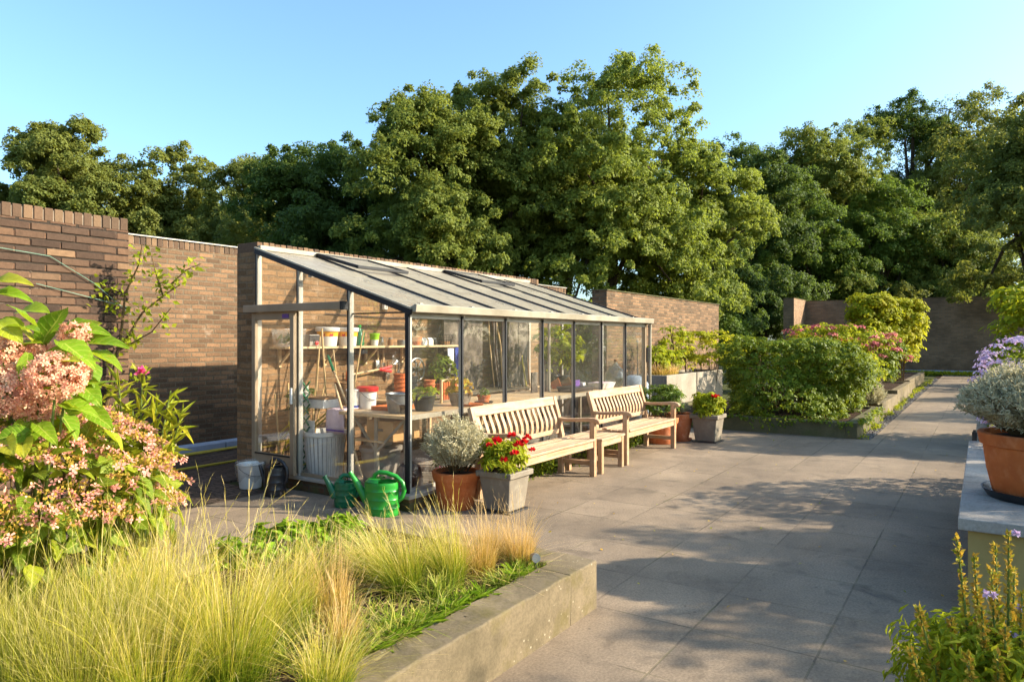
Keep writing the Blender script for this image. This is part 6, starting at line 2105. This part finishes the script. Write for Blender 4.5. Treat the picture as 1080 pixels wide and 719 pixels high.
# understorey closing the gaps behind the walls
for k, (u, d, v, r, lab, m) in enumerate((
    (505, 27.0, 150, 3.0, 'broad dark tree filling the gap behind the two maples', L_dark),
    (598, 27.5, 96, 2.8, 'dark green tree behind the narrow topped maple', L_maple),
    (395, 27.5, 190, 2.8, 'shadowy tree behind the dark green maple', L_dark),
    (285, 27.0, 165, 2.4, 'olive tree joining the rounded one and the low dark one', L_poplar),
    (118, 28.5, 165, 2.2, 'pale green tree between the pointed and the wide grey green ones', L_poplar),
    (210, 33.0, 185, 3.0, 'grey green tree set back behind the wide one', L_poplar),
    (115, 33.0, 185, 3.0, 'grey green tree set back behind the pointed one', L_poplar),
    (300, 31.0, 185, 3.0, 'shaded tree set back behind the rounded one', L_dark),
    (752, 26.0, 285, 1.3, 'dark low shrub right behind the sunlit wall end', L_shade),
    (808, 36.5, 292, 1.3, 'low dark shrub in the gap by the pier of the return wall', L_dark),
    (776, 30.0, 262, 1.2, 'dark shrub filling the gap beside the sunlit wall end', L_dark),
    (806, 38.0, 250, 1.6, 'smaller dark shrub just behind the return wall end', L_shade),
    (600, 19.0, 312, 1.3, 'low shrub showing above the wall joint behind the greenhouse', L_maple),
    (745, 33.0, 220, 2.4, 'tall dark shrub hidden behind the light green tree', L_dark),
    (900, 41.0, 285, 2.4, 'olive shrub peeping over the far wall behind the clipped shrub', L_maple),
    (960, 41.0, 285, 2.2, 'pale green shrub peeping over the far wall near the path', L_poplar),
    (1040, 40.5, 275, 2.6, 'dense shrub over the far wall by the tall yellow green shrub', L_shade),
)):
    x, y = tpos(u, d)
    tree(lab, (x, y), toph(v, d), r, m, 300 + k, 70, 220, .13, .55, .0, name='understorey_shrub', spikes=5)

# row of smaller trees on the sunny side, out of the picture: they throw the dappled shade on the paving
for k, (x, y, h, r) in enumerate(SHADE):
    tree('small garden tree shading the paving from beyond the picture edge', (x, y), h, r, L_shade, 400 + k, 60, 130, .10, .46, .18, name='garden_tree', group='small garden trees along the sunny side', spikes=8)

# ------------------------------------------------------------------ light, sky, camera
EL = radians(27)
sx, sy = .505, -.863
S = np.array((cos(EL) * sx, cos(EL) * sy, sin(EL)))
from mathutils import Vector
ld = bpy.data.lights.new('sun', 'SUN')
ld.energy = SUN_E
ld.angle = radians(0.53)
ld.color = (1.0, 0.89, 0.72)
lo = bpy.data.objects.new('sun', ld)
COL.objects.link(lo)
lo.location = (20, -30, 30)
lo.rotation_euler = Vector(S).to_track_quat('Z', 'Y').to_euler()
w = bpy.data.worlds.new('World')
SC.world = w
w.use_nodes = True
nt = w.node_tree
bg = nt.nodes['Background']
sky = nt.nodes.new('ShaderNodeTexSky')
sky.sky_type = 'NISHITA'
sky.sun_disc = False
sky.sun_elevation = EL
sky.sun_rotation = math.atan2(sx, sy)
sky.air_density = 1.0
sky.dust_density = 2.2
sky.ozone_density = 3.0
tint = nt.nodes.new('ShaderNodeMix')
tint.data_type = 'RGBA'
tint.blend_type = 'MULTIPLY'
tint.inputs[0].default_value = 1.0
tint.inputs[7].default_value = (0.78, 0.92, 0.95, 1)
nt.links.new(sky.outputs[0], tint.inputs[6])
nt.links.new(tint.outputs[2], bg.inputs['Color'])
bg.inputs['Strength'].default_value = SKY_S

cd = bpy.data.cameras.new('camera')
cam = bpy.data.objects.new('camera', cd)
COL.objects.link(cam)
cam.location = (0, 0, CAMH)
cam.rotation_euler = (PI / 2, 0, -(PI / 2 - TH) if False else -math.atan2(CS, SN))
cd.sensor_width = 36
cd.lens = F / 1080 * 36
cd.shift_y = (HY - 359.5) / 1080
cd.clip_start = 0.05
cd.clip_end = 3000
SC.camera = cam
SC.view_settings.view_transform = 'Standard'
SC.view_settings.look = 'None'
SC.view_settings.exposure = EXPO
SC.view_settings.gamma = 1
SC.view_settings.use_curve_mapping = False
SC.cycles.max_bounces = 10
SC.cycles.transparent_max_bounces = 24
SC.cycles.diffuse_bounces = 4
SC.cycles.glossy_bounces = 3
SC.cycles.use_adaptive_sampling = True
SC.cycles.adaptive_threshold = 0.02
SC.cycles.use_denoising = True
SC.cycles.denoising_prefilter = 'ACCURATE'
SC.cycles.denoising_input_passes = 'RGB_ALBEDO_NORMAL'
SC.cycles.sample_clamp_indirect = 6
